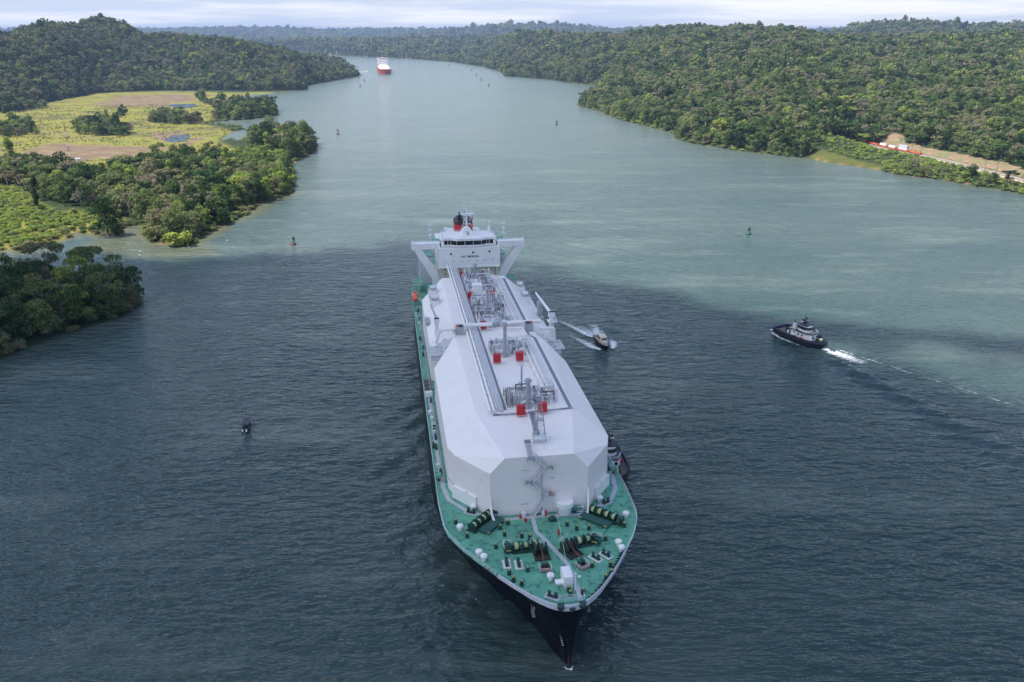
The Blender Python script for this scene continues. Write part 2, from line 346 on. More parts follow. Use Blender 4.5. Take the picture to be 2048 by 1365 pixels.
def ground_mat():
    m = bpy.data.materials.new('ground'); m.use_nodes = True; t = m.node_tree; p = t.nodes['Principled BSDF']; p.inputs['Roughness'].default_value = 0.95
    p.inputs['Specular IOR Level'].default_value = 0.1
    A = t.nodes.new('ShaderNodeAttribute'); A.attribute_name = 'zone'; S = t.nodes.new('ShaderNodeSeparateColor'); t.links.new(A.outputs['Color'], S.inputs[0])
    g = t.nodes.new('ShaderNodeNewGeometry')
    def noise(s, d=5, r=0.6):
        n = t.nodes.new('ShaderNodeTexNoise'); n.inputs['Scale'].default_value = s; n.inputs['Detail'].default_value = d; n.inputs['Roughness'].default_value = r
        t.links.new(g.outputs['Position'], n.inputs['Vector']); return n.outputs['Fac']
    def ramp(f, cs):
        r = t.nodes.new('ShaderNodeValToRGB'); e = r.color_ramp.elements
        while len(e) < len(cs): e.new(0.5)
        for el, (ps, c) in zip(e, cs): el.position = ps; el.color = (*c, 1)
        t.links.new(f, r.inputs[0]); return r.outputs[0]
    def mix(f, a, b):
        n = t.nodes.new('ShaderNodeMix'); n.data_type = 'RGBA'; t.links.new(f, n.inputs[0])
        t.links.new(a, n.inputs[6]); t.links.new(b, n.inputs[7]); return n.outputs[2]
    forest = ramp(noise(0.02), [(0.3, (0.018, 0.03, 0.012)), (0.7, (0.035, 0.05, 0.018))])
    gr = ramp(noise(0.014, 9, 0.76), [(0.32, (0.05, 0.06, 0.022)), (0.42, (0.10, 0.085, 0.045)), (0.46, (0.13, 0.13, 0.032)), (0.54, (0.18, 0.166, 0.034)), (0.62, (0.11, 0.125, 0.034)), (0.72, (0.07, 0.09, 0.028))])
    so_ = ramp(noise(0.05, 8, 0.75), [(0.3, (0.09, 0.06, 0.04)), (0.52, (0.155, 0.108, 0.075)), (0.62, (0.20, 0.145, 0.095)), (0.75, (0.14, 0.125, 0.045))])
    sh = ramp(noise(0.2), [(0.3, (0.16, 0.09, 0.05)), (0.7, (0.26, 0.17, 0.10))])
    c = mix(S.outputs[0], forest, gr); mr_ = t.nodes.new('ShaderNodeMapRange'); mr_.inputs[1].default_value = .32; mr_.inputs[2].default_value = .5; t.links.new(noise(0.045, 7, .7), mr_.inputs[0]); mm_ = t.nodes.new('ShaderNodeMath'); mm_.operation = 'MULTIPLY'; t.links.new(S.outputs[1], mm_.inputs[0]); t.links.new(mr_.outputs[0], mm_.inputs[1]); c = mix(mm_.outputs[0], c, so_); c = mix(S.outputs[2], c, sh)
    t.links.new(c, p.inputs['Base Color'])
    b = t.nodes.new('ShaderNodeBump'); b.inputs['Strength'].default_value = 0.6; b.inputs['Distance'].default_value = 2.0
    t.links.new(noise(0.25, 6, 0.7), b.inputs['Height']); t.links.new(b.outputs[0], p.inputs['Normal'])
    return m
me = np_mesh('ground', np.stack([TX.ravel(), TY.ravel(), TZ.ravel()], -1), faces, ground_mat(), smooth=True)
attr_col(me, 'zone', grass, np.clip(soil, 0, 1), np.clip(shore, 0, 1) * (SD > -6) * np.clip(-sdist(TX, TY, GROVE) / 10, 0, 1))
tag(link(bpy.data.objects.new('ground', me)), kind='structure')

# ------------------------------------------------------------------ vessel frames
TH = R(8.5)
AXS = np.array([-math.sin(TH), math.cos(TH)]); LAT = np.array([math.cos(TH), math.sin(TH)])
BOW = un(1150, 1205, 16.5)[:2] - LAT * 1.0
def ship_w(t, s): return BOW + LAT * t + AXS * s

# ------------------------------------------------------------------ water
x1 = np.arange(-420, 560, 2.2); y1 = np.arange(92, 760, 2.2)
gx = np.concatenate([-np.geomspace(45000, 424, 40), x1, np.geomspace(564, 45000, 40)])
gy = np.concatenate([[-45000, -8000, -2000, -600, -150, 20, 70], y1, np.geomspace(763, 45000, 50)])
GX, GY = np.meshgrid(gx, gy)
def kelvin(px, py, dx, dy, amp, lam, length, ang=54, spread=0.10, k2=0.34):
    rx, ry = GX - px, GY - py; a = -(rx * dx + ry * dy); b = np.abs(rx * -dy + ry * dx)
    af = np.maximum(a, 0.1); env = np.exp(-((b - k2 * af) / (spread * af + 4)) ** 2) * np.exp(-af / length) * (a > 0)
    k = 2 * math.pi / lam; return amp * env * np.cos(k * (a * math.cos(R(ang)) + b * math.sin(R(ang))))
TUG_B, TUG_S = un(1562, 664)[:2], un(1644, 697)[:2]
tugdir = (TUG_B - TUG_S) / np.linalg.norm(TUG_B - TUG_S)
PIL_B, PIL_S = un(1213, 700)[:2], un(1196, 680)[:2]; pildir = (PIL_B - PIL_S) / np.linalg.norm(PIL_B - PIL_S)
LAU_S, LAU_B = un(490, 867)[:2], un(497.5, 847)[:2]; laudir = (LAU_B - LAU_S) / np.linalg.norm(LAU_B - LAU_S)
sd_ = -AXS
b0 = ship_w(0, 0)
WZ = kelvin(*b0, *sd_, 0.5, 10, 150, 52, 0.13, 0.40) + kelvin(*ship_w(0, 60), *sd_, 0.45, 9, 130, 52, 0.12, 0.45) + kelvin(*ship_w(0, 150), *sd_, 0.5, 11, 160, 50, 0.14, 0.38)
WZ += kelvin(*TUG_B, *tugdir, 1.1, 9, 150, 54, 0.04, 0.20) + kelvin(*PIL_B, *pildir, 0.32, 8, 60, 52, 0.06, 0.32) + kelvin(*LAU_B, *laudir, 0.14, 5, 30)
WZ += 0.10 * sinnoise(GX, GY, 22, 5) + 0.05 * sinnoise(GX * 0.5, GY, 9, 6)
fade = np.clip((GX + 420) / 60, 0, 1) * np.clip((560 - GX) / 60, 0, 1) * np.clip((760 - GY) / 120, 0, 1) * np.clip((GY - 90) / 10, 0, 1)
WZ *= fade
nr, nc = GX.shape; idx = np.arange(nr * nc).reshape(nr, nc)
faces = np.stack([idx[:-1, :-1], idx[:-1, 1:], idx[1:, 1:], idx[1:, :-1]], -1).reshape(-1, 4)
def water_mat(name='water', deep=(0.018, 0.044, 0.044), silt_lit=(0.118, 0.146, 0.126), silty=True):
    m = bpy.data.materials.new(name); m.use_nodes = True; t = m.node_tree; p = t.nodes['Principled BSDF']
    p.inputs['Roughness'].default_value = 0.17; p.inputs['IOR'].default_value = 1.333
    g = t.nodes.new('ShaderNodeNewGeometry')
    def noise(sx, sy, scale, d, r=0.55, loc=(0, 0, 0)):
        mp = t.nodes.new('ShaderNodeMapping'); mp.inputs['Scale'].default_value = (sx, sy, 1); mp.inputs['Location'].default_value = loc
        t.links.new(g.outputs['Position'], mp.inputs[0])
        n = t.nodes.new('ShaderNodeTexNoise'); n.inputs['Scale'].default_value = scale; n.inputs['Detail'].default_value = d; n.inputs['Roughness'].default_value = r
        t.links.new(mp.outputs[0], n.inputs['Vector']); return n.outputs['Fac']
    def ramp(f, a, b):
        r = t.nodes.new('ShaderNodeMapRange'); r.inputs[1].default_value = a; r.inputs[2].default_value = b; t.links.new(f, r.inputs[0]); return r.outputs[0]
    def mixc(f, a, b):
        n = t.nodes.new('ShaderNodeMix'); n.data_type = 'RGBA'; t.links.new(f, n.inputs[0])
        for v, i in ((a, 6), (b, 7)):
            if isinstance(v, tuple): n.inputs[i].default_value = (*v, 1)
            else: t.links.new(v, n.inputs[i])
        return n.outputs[2]
    c = mixc(ramp(noise(1, 1.6, 0.006, 5), 0.35, 0.7), deep, tuple(a * 0.7 + b * 0.3 for a, b in zip(deep, silt_lit)))
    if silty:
        c = mixc(ramp(noise(0.7, 2.2, 0.012, 7, 0.65, (5, 3, 0)), 0.52, 0.78), c, silt_lit)
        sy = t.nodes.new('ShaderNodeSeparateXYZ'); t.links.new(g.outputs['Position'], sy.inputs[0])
        up = t.nodes.new('ShaderNodeMath'); up.operation = 'MULTIPLY'; t.links.new(ramp(sy.outputs[1], 250, 1100), up.inputs[0]); up.inputs[1].default_value = 0.62     # sunlit brightness of the far reach painted in as paler, siltier water
        c = mixc(up.outputs[0], c, silt_lit)
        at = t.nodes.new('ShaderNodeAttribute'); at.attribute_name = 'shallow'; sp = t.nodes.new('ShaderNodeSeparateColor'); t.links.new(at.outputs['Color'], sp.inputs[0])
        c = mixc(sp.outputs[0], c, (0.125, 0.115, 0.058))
    t.links.new(c, p.inputs['Base Color'])
    b1 = t.nodes.new('ShaderNodeBump'); b1.inputs['Strength'].default_value = 1.0; b1.inputs['Distance'].default_value = 1.8
    t.links.new(noise(0.42, 1.0, 0.32, 3, 0.58), b1.inputs['Height'])
    b2 = t.nodes.new('ShaderNodeBump'); b2.inputs['Strength'].default_value = 0.8; b2.inputs['Distance'].default_value = 2.4
    t.links.new(noise(0.5, 1.0, 0.085, 3, 0.55, (9, 2, 0)), b2.inputs['Height']); t.links.new(b1.outputs[0], b2.inputs['Normal'])
    t.links.new(b2.outputs[0], p.inputs['Normal'])
    return m
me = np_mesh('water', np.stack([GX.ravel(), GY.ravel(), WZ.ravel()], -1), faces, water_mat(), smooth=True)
wsd = land_sd(GX, GY)
shal = np.clip(1 + wsd / (14 + 6 * sinnoise(GX, GY, 60, 12)), 0, 1) * (wsd > -60) * np.where(sdist(GX, GY, LEFT) > -60, 0.8, np.where(sdist(GX, GY, GROVE) > -60, 0.12, 0.35))
inlet = np.maximum(np.clip(sdist(GX, GY, unl([(200, 470), (290, 450), (330, 495), (420, 490), (440, 510), (300, 520), (150, 500)])) / 12 + .5, 0, 1) * 0.45, 0)
dense = np.clip((GX + 420) / 40, 0, 1) * np.clip((560 - GX) / 40, 0, 1) * np.clip((760 - GY) / 60, 0, 1)
attr_col(me, 'shallow', np.maximum(shal, inlet) * dense, GX * 0, GX * 0)
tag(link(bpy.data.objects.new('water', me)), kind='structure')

# ------------------------------------------------------------------ cloud that shades the foreground (outside the frame, above)
CLZ = 950.0
off = np.array([SUNV.x, SUNV.y]) / SUNV.z * CLZ
edge = unl([(-500, 512), (0, 516), (120, 514), (300, 522), (420, 516), (520, 506), (640, 497), (760, 488), (835, 486), (880, 505), (960, 512), (1050, 535), (1150, 553), (1280, 575), (1400, 603), (1500, 622), (1620, 640), (1750, 652), (1900, 668), (2048, 684), (2500, 730)])
SHADE = np.vstack([edge, [[600, 200], [700, -300], [-200, -700], [-900, -300], [-900, 300]]])
CLP = SHADE + off
def build_cloud():
    x = np.arange(CLP[:, 0].min() - 60, CLP[:, 0].max() + 60, 9.0); y = np.arange(CLP[:, 1].min() - 60, CLP[:, 1].max() + 60, 9.0)
    X, Y = np.meshgrid(x, y); sd = sdist(X, Y, CLP) + 7 * sinnoise(X, Y, 60, 31) + 4 * sinnoise(X, Y, 25, 32)
    hole = sdist(X - off[0], Y - off[1], unl([(1690, 705), (1800, 700), (2048, 722), (2300, 760), (2300, 830), (2048, 800), (1880, 760), (1740, 735)]))
    sd = np.minimum(sd, -hole + 10 * sinnoise(X, Y, 50, 35))
    op = np.clip(sd / 22 + 0.4, 0, 1)
    th = np.clip(sd, 0, 90) ** 0.8; puff = 10 * sinnoise(X, Y, 90, 33) + 6 * sinnoise(X, Y, 40, 34)
    zt = CLZ + 4 + th * 1.3 + np.clip(puff, 0, None) * np.clip(sd / 60, 0, 1); zb = CLZ - 4 - 0.25 * np.clip(th + puff * 0.5, 0, None) * np.clip(sd / 60, 0, 1)
    keep = sd > -22; nr, nc = X.shape; idx = np.arange(nr * nc).reshape(nr, nc)
    q = np.stack([idx[:-1, :-1], idx[:-1, 1:], idx[1:, 1:], idx[1:, :-1]], -1).reshape(-1, 4); kq = keep.ravel()[q].all(1); q = q[kq]
    V = np.vstack([np.stack([X.ravel(), Y.ravel(), zt.ravel()], -1), np.stack([X.ravel(), Y.ravel(), zb.ravel()], -1)])
    n = X.size; fs = np.vstack([q, q[:, ::-1] + n])
    ed = np.vstack([q[:, [0, 1]], q[:, [1, 2]], q[:, [2, 3]], q[:, [3, 0]]]); es = {}
    for a, b in ed: es[(a, b)] = 1
    side = [(b, a, a + n, b + n) for (a, b) in es if (b, a) not in es]
    fs = np.vstack([fs, np.array(side)])
    used = np.unique(fs); rm = np.full(2 * n, -1); rm[used] = np.arange(len(used))
    m = bpy.data.materials.new('cloud'); m.use_nodes = True; t = m.node_tree; t.nodes.clear()
    o = t.nodes.new('ShaderNodeOutputMaterial'); tr = t.nodes.new('ShaderNodeBsdfTransparent'); tl = t.nodes.new('ShaderNodeBsdfTranslucent'); df = t.nodes.new('ShaderNodeBsdfDiffuse')
    tl.inputs[0].default_value = (1, 1, 1, 1); df.inputs[0].default_value = (0.9, 0.9, 0.9, 1)
    a = t.nodes.new('ShaderNodeMixShader'); a.inputs[0].default_value = 0.54; t.links.new(tl.outputs[0], a.inputs[1]); t.links.new(df.outputs[0], a.inputs[2])
    b = t.nodes.new('ShaderNodeMixShader'); at = t.nodes.new('ShaderNodeAttribute'); at.attribute_name = 'opacity'
    t.links.new(at.outputs['Fac'], b.inputs[0]); t.links.new(tr.outputs[0], b.inputs[1]); t.links.new(a.outputs[0], b.inputs[2]); t.links.new(b.outputs[0], o.inputs[0])
    me = np_mesh('cloud', V[used], rm[fs], m, smooth=True)
    at = me.attributes.new('opacity', 'FLOAT', 'POINT'); at.data.foreach_set('value', (np.concatenate([op.ravel(), op.ravel()])[used] * 0.86).astype(np.float32))
    tag(link(bpy.data.objects.new('cloud', me)), kind='structure')
build_cloud()

# ------------------------------------------------------------------ trees
def leaf_mat():
    m = bpy.data.materials.new('foliage'); m.use_nodes = True; t = m.node_tree; t.nodes.clear()
    o = t.nodes.new('ShaderNodeOutputMaterial'); df = t.nodes.new('ShaderNodeBsdfDiffuse'); tl = t.nodes.new('ShaderNodeBsdfTranslucent'); mxs = t.nodes.new('ShaderNodeMixShader')
    mxs.inputs[0].default_value = 0.22
    at = t.nodes.new('ShaderNodeAttribute'); at.attribute_type = 'INSTANCER'; at.attribute_name = 'tint'
    r = t.nodes.new('ShaderNodeValToRGB'); e = r.color_ramp.elements
    cs = [(0.0, (0.024, 0.046, 0.019)), (0.14, (0.041, 0.074, 0.026)), (0.28, (0.078, 0.118, 0.040)), (0.42, (0.118, 0.154, 0.056)), (0.56, (0.155, 0.170, 0.074)), (0.66, (0.160, 0.150, 0.088)), (0.78, (0.200, 0.176, 0.130)),
          (0.84, (0.145, 0.205, 0.050)), (0.92, (0.205, 0.250, 0.058)), (0.97, (0.27, 0.26, 0.055)), (1.0, (0.36, 0.15, 0.05))]
    while len(e) < len(cs): e.new(0.5)
    for el, (ps, c) in zip(e, cs): el.position = ps; el.color = (*c, 1)
    t.links.new(at.outputs['Fac'], r.inputs[0])
    tcn = t.nodes.new('ShaderNodeTexCoord'); n = t.nodes.new('ShaderNodeTexNoise'); n.inputs['Scale'].default_value = 0.9; n.inputs['Detail'].default_value = 3
    t.links.new(tcn.outputs['Object'], n.inputs['Vector'])
    mr = t.nodes.new('ShaderNodeMapRange'); mr.inputs[1].default_value = 0.3; mr.inputs[2].default_value = 0.7; mr.inputs[3].default_value = 0.62; mr.inputs[4].default_value = 1.45
    t.links.new(n.outputs['Fac'], mr.inputs[0])
    mu = t.nodes.new('ShaderNodeMix'); mu.data_type = 'RGBA'; mu.blend_type = 'MULTIPLY'; mu.inputs[0].default_value = 1.0
    t.links.new(r.outputs[0], mu.inputs[6]); t.links.new(mr.outputs[0], mu.inputs[7])
    t.links.new(mu.outputs[2], df.inputs[0]); t.links.new(mu.outputs[2], tl.inputs[0])
    t.links.new(df.outputs[0], mxs.inputs[1]); t.links.new(tl.outputs[0], mxs.inputs[2]); t.links.new(mxs.outputs[0], o.inputs[0])
    return m
M_leaf = leaf_mat()
M_bark = mat('bark', (0.13, 0.11, 0.09), 0.9, var=0.3, vscale=1.5)
M_palebark = mat('pale_bark', (0.34, 0.31, 0.27), 0.9, var=0.2, vscale=1.5)
def lobes(style, rs):
    l = []
    if style == 'round':
        for i in range(11):
            a = rs.uniform(0, 6.28); r = rs.uniform(0.5, 5.2); l.append((r * math.cos(a), r * math.sin(a), rs.uniform(6, 13.5) - r * 0.45, rs.uniform(2.4, 3.9), rs.uniform(2.0, 3.2)))
        for i in range(6):
            a = i * 1.05 + rs.uniform(0, .5); l.append((5.2 * math.cos(a), 5.2 * math.sin(a), rs.uniform(2.2, 4.5), rs.uniform(2.0, 3.0), 2.4))
        l.append((0, 0, 13.5, 3.6, 2.8))
    elif style == 'clumped':
        for i in range(15):
            a = rs.uniform(0, 6.28); r = 6.6 * math.sqrt(rs.uniform(0, 1)); l.append((r * math.cos(a), r * math.sin(a), rs.uniform(4, 15) - r * 0.35, rs.uniform(1.6, 3.0), rs.uniform(1.3, 2.3)))
        for i in range(7):
            a = i * .9 + rs.uniform(0, .5); l.append((5 * math.cos(a), 5 * math.sin(a), rs.uniform(1.5, 3.5), 2.4, 2.0))
    elif style == 'spreading':
        for i in range(16):
            a = rs.uniform(0, 6.28); r = 8.6 * math.sqrt(rs.uniform(0, 1)); l.append((r * math.cos(a), r * math.sin(a), 13.4 - 0.035 * r * r + rs.uniform(-.8, .8), rs.uniform(2.2, 3.3), rs.uniform(0.9, 1.5)))
        for i in range(4):
            a = rs.uniform(0, 6.28); l.append((3.5 * math.cos(a), 3.5 * math.sin(a), rs.uniform(5, 9), 2.2, 1.4))
    elif style == 'tall':
        for i in range(15):
            z = rs.uniform(3, 20); a = rs.uniform(0, 6.28); r = rs.uniform(.3, 3.0) * (1 - (z / 26) ** 2); l.append((r * math.cos(a), r * math.sin(a), z, rs.uniform(1.8, 2.9), rs.uniform(1.8, 2.8)))
    elif style == 'low':
        for i in range(9):
            a = rs.uniform(0, 6.28); r = rs.uniform(0, 4.2); l.append((r * math.cos(a), r * math.sin(a), rs.uniform(1.6, 5) - r * 0.3, rs.uniform(2.0, 3.2), rs.uniform(1.6, 2.5)))
    elif style == 'bare':
        for i in range(20):
            a = rs.uniform(0, 6.28); r = 6.0 * math.sqrt(rs.uniform(0, 1)); l.append((r * math.cos(a), r * math.sin(a), rs.uniform(6, 14) - r * 0.3, rs.uniform(1.1, 2.2), rs.uniform(1.0, 1.8)))
    return np.array(l)
STYLES = ['round', 'clumped', 'spreading', 'tall', 'low', 'bare']
def crown_mesh(style, seed, n, ls, thin=1.0):
    rs = np.random.RandomState(seed); Lb = lobes(style, rs); w = (Lb[:, 3] * Lb[:, 4]); k = rs.choice(len(Lb), n, p=w / w.sum())
    d = rs.normal(size=(n, 3)); d[:, 2] = np.where(d[:, 2] < -0.4, -d[:, 2], d[:, 2]); d /= np.linalg.norm(d, axis=1)[:, None]
    u = rs.uniform(0.72, 1.08, n)[:, None]; P = Lb[k, :3] + d * u * np.stack([Lb[k, 3], Lb[k, 3], Lb[k, 4]], -1)
    P[:, 2] = np.maximum(P[:, 2], 0.15)
    nn = d * np.array([1, 1, 1.3]) + rs.normal(size=(n, 3)) * 0.42; nn /= np.linalg.norm(nn, axis=1)[:, None]
    a = np.cross(nn, rs.normal(size=(n, 3))); a /= np.linalg.norm(a, axis=1)[:, None]; b = np.cross(nn, a)
    s1 = ls * rs.uniform(0.55, 1.25, (n, 1)); s2 = ls * rs.uniform(0.4, 0.9, (n, 1)) * thin
    V = np.stack([P - a * s1 * .5, P - b * s2 * .5 - nn * .08 * ls, P + a * s1 * .5, P + b * s2 * .5 - nn * .08 * ls], 1).reshape(-1, 3)
    return V, np.arange(4 * n).reshape(n, 4), Lb
def trunk_mb(style, Lb, rs, n=7):
    mb = MB(); H = {'round': 9, 'clumped': 9, 'spreading': 11, 'tall': 15, 'low': 2.5, 'bare': 9}[style]; r = {'tall': 0.38, 'low': 0.25}.get(style, 0.45)
    mb.cyl((0, 0, -1.0), (0.1, 0.1, H * .45), r, r * .75, n); mb.cyl((0.1, 0.1, H * .45), (0, 0, H), r * .75, r * .4, n)
    for i in rs.choice(len(Lb), min(len(Lb), 9 if style == 'bare' else 6), replace=False):
        z0 = H * rs.uniform(.45, .95); mb.cyl((0.05, 0.05, z0), tuple(Lb[i, :3]), r * .35, r * .1, 5)
    return mb
PROTO = {}; LODOBJ = []
protocol = bpy.data.collections.new('tree_prototypes')
for si, st in enumerate(STYLES):
    for v in range(2):
        thin = 0.45 if st == 'bare' else 1.0
        V, Fc, Lb = crown_mesh(st, 11 + si * 7 + v, {'bare': 1300, 'low': 900}.get(st, 2100), 1.05 if st != 'bare' else 1.2, thin)
        cm = np_mesh('crown', V, Fc, M_leaf); tb = trunk_mb(st, Lb, np.random.RandomState(5 + si + v))
        tm = bpy.data.meshes.new('trunk'); tm.from_pydata(tb.v, [], tb.f); tm.materials.append(M_palebark if st in ('bare', 'spreading') else M_bark); tm.update()
        PROTO[(si, v)] = (cm, tm)
k_ = 0
for lod, (nl, ls) in enumerate(((1000, 1.5), (420, 2.3), (130, 4.2))):
    for si, st in enumerate(STYLES):
        V, Fc, Lb = crown_mesh(st, 60 + si * 3 + lod, int(nl * (0.6 if st in ('low',) else 1)), ls * (0.8 if st in ('low',) else 1), 0.6 if st == 'bare' else 1.0)
        mb = MB(); mb.v = [tuple(p) for p in V]; mb.f = [tuple(f) for f in Fc]; mb.m = [0] * len(Fc); mb.mi = 1
        if lod < 2:
            tb = trunk_mb(st, Lb, np.random.RandomState(9 + si), 5); mb.add(tb.v, tb.f)
        me = bpy.data.meshes.new('tree_%02d' % k_); me.from_pydata(mb.v, [], mb.f); me.materials.append(M_leaf); me.materials.append(M_bark)
        me.polygons.foreach_set('material_index', mb.m); me.update()
        o = bpy.data.objects.new('tree_kind_%02d' % k_, me); protocol.objects.link(o); k_ += 1

rs = np.random.RandomState(77)
FOREST_L = unl([(-600, 460), (-300, 370), (0, 348), (60, 342), (110, 364), (140, 367), (200, 366), (250, 348), (330, 348), (450, 322), (545, 314), (584, 330), (590, 350), (584, 384), (560, 397), (515, 406), (500, 424), (470, 438), (402, 472), (330, 486), (296, 470), (288, 449), (262, 440), (200, 425), (150, 420), (100, 408), (50, 385), (0, 372), (-600, 450)], 1.5)
CLUMPS = [([(0, 262), (25, 250), (60, 252), (75, 272), (0, 280)], 0.7), ([(148, 262), (170, 250), (215, 246), (265, 268), (250, 277), (150, 272)], 0.75), ([(300, 246), (330, 232), (398, 240), (405, 250), (330, 250)], 0.75), ([(236, 232), (246, 228), (254, 234), (244, 238)], 0.6),
          ([(508, 302), (506, 284), (522, 279), (560, 279), (628, 284), (632, 298), (598, 312), (575, 320)], 1.3), ([(432, 239), (452, 219), (500, 218), (552, 222), (554, 230), (500, 238)], 1.05), ([(0, 224), (40, 212), (85, 212), (95, 218), (0, 232)], 0.7), ([(392, 196), (402, 190), (410, 196), (402, 202)], 0.7), ([(395, 200), (440, 206), (444, 212), (436, 216), (410, 210)], 0.5)]
CL = [(unl(p, 1.5), s) for p, s in CLUMPS]
LIMEZ = unl([(430, 318), (545, 312), (590, 335), (592, 352), (580, 388), (540, 388), (545, 350), (470, 340)], 1.5)
def scatter(rmin, rmax, sp):
    """jittered grid of candidate trees between two distances"""
    w = rmax * math.tan(R(46)); x = np.arange(-w, w, sp); y = np.arange(rmin * 0.6, rmax, sp); X, Y = np.meshgrid(x, y)
    X = (X + rs.uniform(-.46, .46, X.shape) * sp).ravel(); Y = (Y + rs.uniform(-.46, .46, Y.shape) * sp).ravel()
    d = np.hypot(X, Y); az = np.abs(np.arctan2(X, Y)); k = (d >= rmin) & (d < rmax) & (az < R(45)); return X[k], Y[k]
parts = []
for rmin, rmax, sp, lod in ((150, 1000, 9.6, 0), (1000, 1500, 9.8, 0), (1500, 2700, 10.0, 1), (2700, 4300, 13.5, 2), (4300, 6500, 21, 2), (6500, 10800, 36, 2)):
    X, Y = scatter(rmin, rmax, sp); sd = land_sd(X, Y); k = sd > 1.5; X, Y, sd = X[k], Y[k], sd[k]
    d = np.hypot(X, Y)
    openm = (sdist(X, Y, MARSH) > -2) | (sdist(X, Y, BUSHY) > -1) | (sdist(X, Y, LAWN) > -3)
    inF = (sdist(X, Y, FOREST_L) > 0)
    openm |= (sdist(X, Y, LEFT) > 0) & (d < np.interp(np.arctan2(X, Y), LAYERS[0][0][0], LAYERS[0][0][1]) - 45)
    openm &= ~inF
    incl = np.zeros(len(X), bool); scl = np.ones(len(X))
    if rmin < 2000:
        for P_, s_ in CL:
            m = sdist(X, Y, P_) > 0; incl |= m; scl[m] = s_
    rdist = pl_dist(X, Y, RAIL); open2 = ((rdist < 26) | ((rdist < 85) & (sd > 20) & (pl_dist(X, Y, RAIL + RAIL / np.hypot(RAIL[:, 0], RAIL[:, 1])[:, None] * 40) > rdist))) & (X > 330) & (Y < 1000) & (X < 900)
    # low green strip and rail clearing on the right bank
    k = (~openm | incl) & ~open2
    X, Y, sd, scl, rdist = X[k], Y[k], sd[k], scl[k], rdist[k]; d = np.hypot(X, Y); Z = terrain_h(X, Y, sd)
    s = rs.uniform(0.70, 1.28, len(X)) * scl * (1.0 if sp < 11 else sp / 11 * 0.88); big = rs.uniform(size=len(X)) < 0.06; s = np.where(big, s * 1.35, s)
    s = np.where(sd < 7, s * 0.72, s); s = np.where((rdist < 140) & (X > 330) & (Y < 1000) & (sd < 24), s * 0.66, s)
    patch = sinnoise(X, Y, 190, 21) * 0.12 + sinnoise(X, Y, 70, 22) * 0.06
    u = rs.uniform(size=len(X)) + patch * 0.5
    st = np.select([u < .32, u < .62, u < .77, u < .81, u < .90], [0, 1, 2, 3, 4], 5)
    st = np.where((st == 3) & ((lod > 0) | (scl > 1.2)), 1, st); st = np.where((sd < 14) & (st > 1), np.where(rs.uniform(size=len(X)) < .5, 0, 1), st)
    v = rs.uniform(size=len(X)); tint = np.clip(rs.uniform(0, 0.52, len(X)) + patch, 0.0, 0.56)
    tint = np.where((v < 0.13), rs.uniform(0.55, 0.68, len(X)), tint); tint = np.where(v > 0.925, rs.uniform(0.84, 0.93, len(X)), tint)
    tint = np.where(st == 5, rs.uniform(0.62, 0.79, len(X)), tint); tint = np.where(rs.uniform(size=len(X)) < 0.0003, 1.0, tint)
    lime = sdist(X, Y, LIMEZ) > 0; s = np.where(lime, s * .75, s); tint = np.where(lime & (rs.uniform(size=len(X)) < .6), rs.uniform(.84, .93, len(X)), tint)
    sz = s * rs.uniform(0.85, 1.2, len(X))
    parts.append(np.stack([X, Y, Z, s, sz, rs.uniform(0, 6.283, len(X)), tint, st, np.full(len(X), lod), sd], -1))
T = np.vstack(parts)
# drop what stands behind a ridge (with a margin, so a step to the side shows no gaps)
az = np.arctan2(T[:, 0], T[:, 1]); d = np.hypot(T[:, 0], T[:, 1]); elt = (T[:, 2] + 26 - CAMH) / d
bins = ((az + 1) / 0.004).astype(int); o = np.argsort(d); keep = np.ones(len(T), bool); hor = {}
gaz = np.clip(np.searchsorted(azs, az), 0, len(azs) - 1)
slope = (TZ - CAMH) / DD; runmax = np.maximum.accumulate(slope, 0); rowi = np.clip(np.searchsorted(ds, d * 0.97) - 1, 0, len(ds) - 1)
keep = elt > runmax[rowi, gaz] - 0.002
T = T[keep]
# hand-set trees that can be told apart: (px, py of the foot, style, variant, horizontal scale, vertical scale, tint, label)
SPECIAL = [(217, 469, 0, 0, 1.30, 1.62, 0.05, 'tall dark green rounded tree standing alone in shallow water before the left wood'),
           (356, 487, 4, 0, 1.75, 1.55, 0.935, 'low yellow-green bush spreading over the water at the tip of the left wood'),
           (306, 480, 4, 1, 1.15, 1.5, 0.55, 'olive bush beside the yellow-green one at the tip of the left wood'),
           (78, 424, 3, 0, 0.72, 1.15, 0.0, 'dark narrow cone-shaped tree rising above the scrub at left'),
           (100, 560, 2, 0, 1.15, 1.5, 0.60, 'thin flat-topped tree with open crown above the back of the shaded grove'),
           (190, 572, 2, 1, 1.35, 1.5, 0.40, 'wide flat-topped tree overhanging the right half of the shaded grove'),
           (262, 600, 1, 1, 0.95, 1.15, 0.15, 'leafy tree at the far right tip of the shaded grove'),
           (455, 382, 2, 0, 1.1, 0.75, 0.85, 'broad bright green flat-crowned tree inside the left wood'),
           (540, 335, 2, 1, 1.5, 0.6, 0.91, 'wide lime-green tree spreading near the shore below the far clump'),
           (1682, 262, 2, 0, 1.6, 1.3, 0.93, 'large lime-yellow spreading tree on the slope of the right bank')]
SP = []
for (px, py, st, v, sx, szz, tn, lb) in SPECIAL:
    x, y = un(px, py, 1.0)[:2]; near = np.hypot(T[:, 0] - x, T[:, 1] - y) > 7.5 * sx * 0.8; T = T[near]
    z = float(terrain_h(np.array([x]), np.array([y]))[0]); SP.append([x, y, max(z, 0.0), sx, szz, 0.6, tn, st, -1, v])
px_, py_, w_ = proj(T[:, :3] + np.array([0, 0, 5.0])); sizepx = F * 15 * T[:, 4] / w_
infr = (px_ > -25) & (px_ < 2073) & (py_ > -20) & (py_ < 1400) & (T[:, 8] < 1)
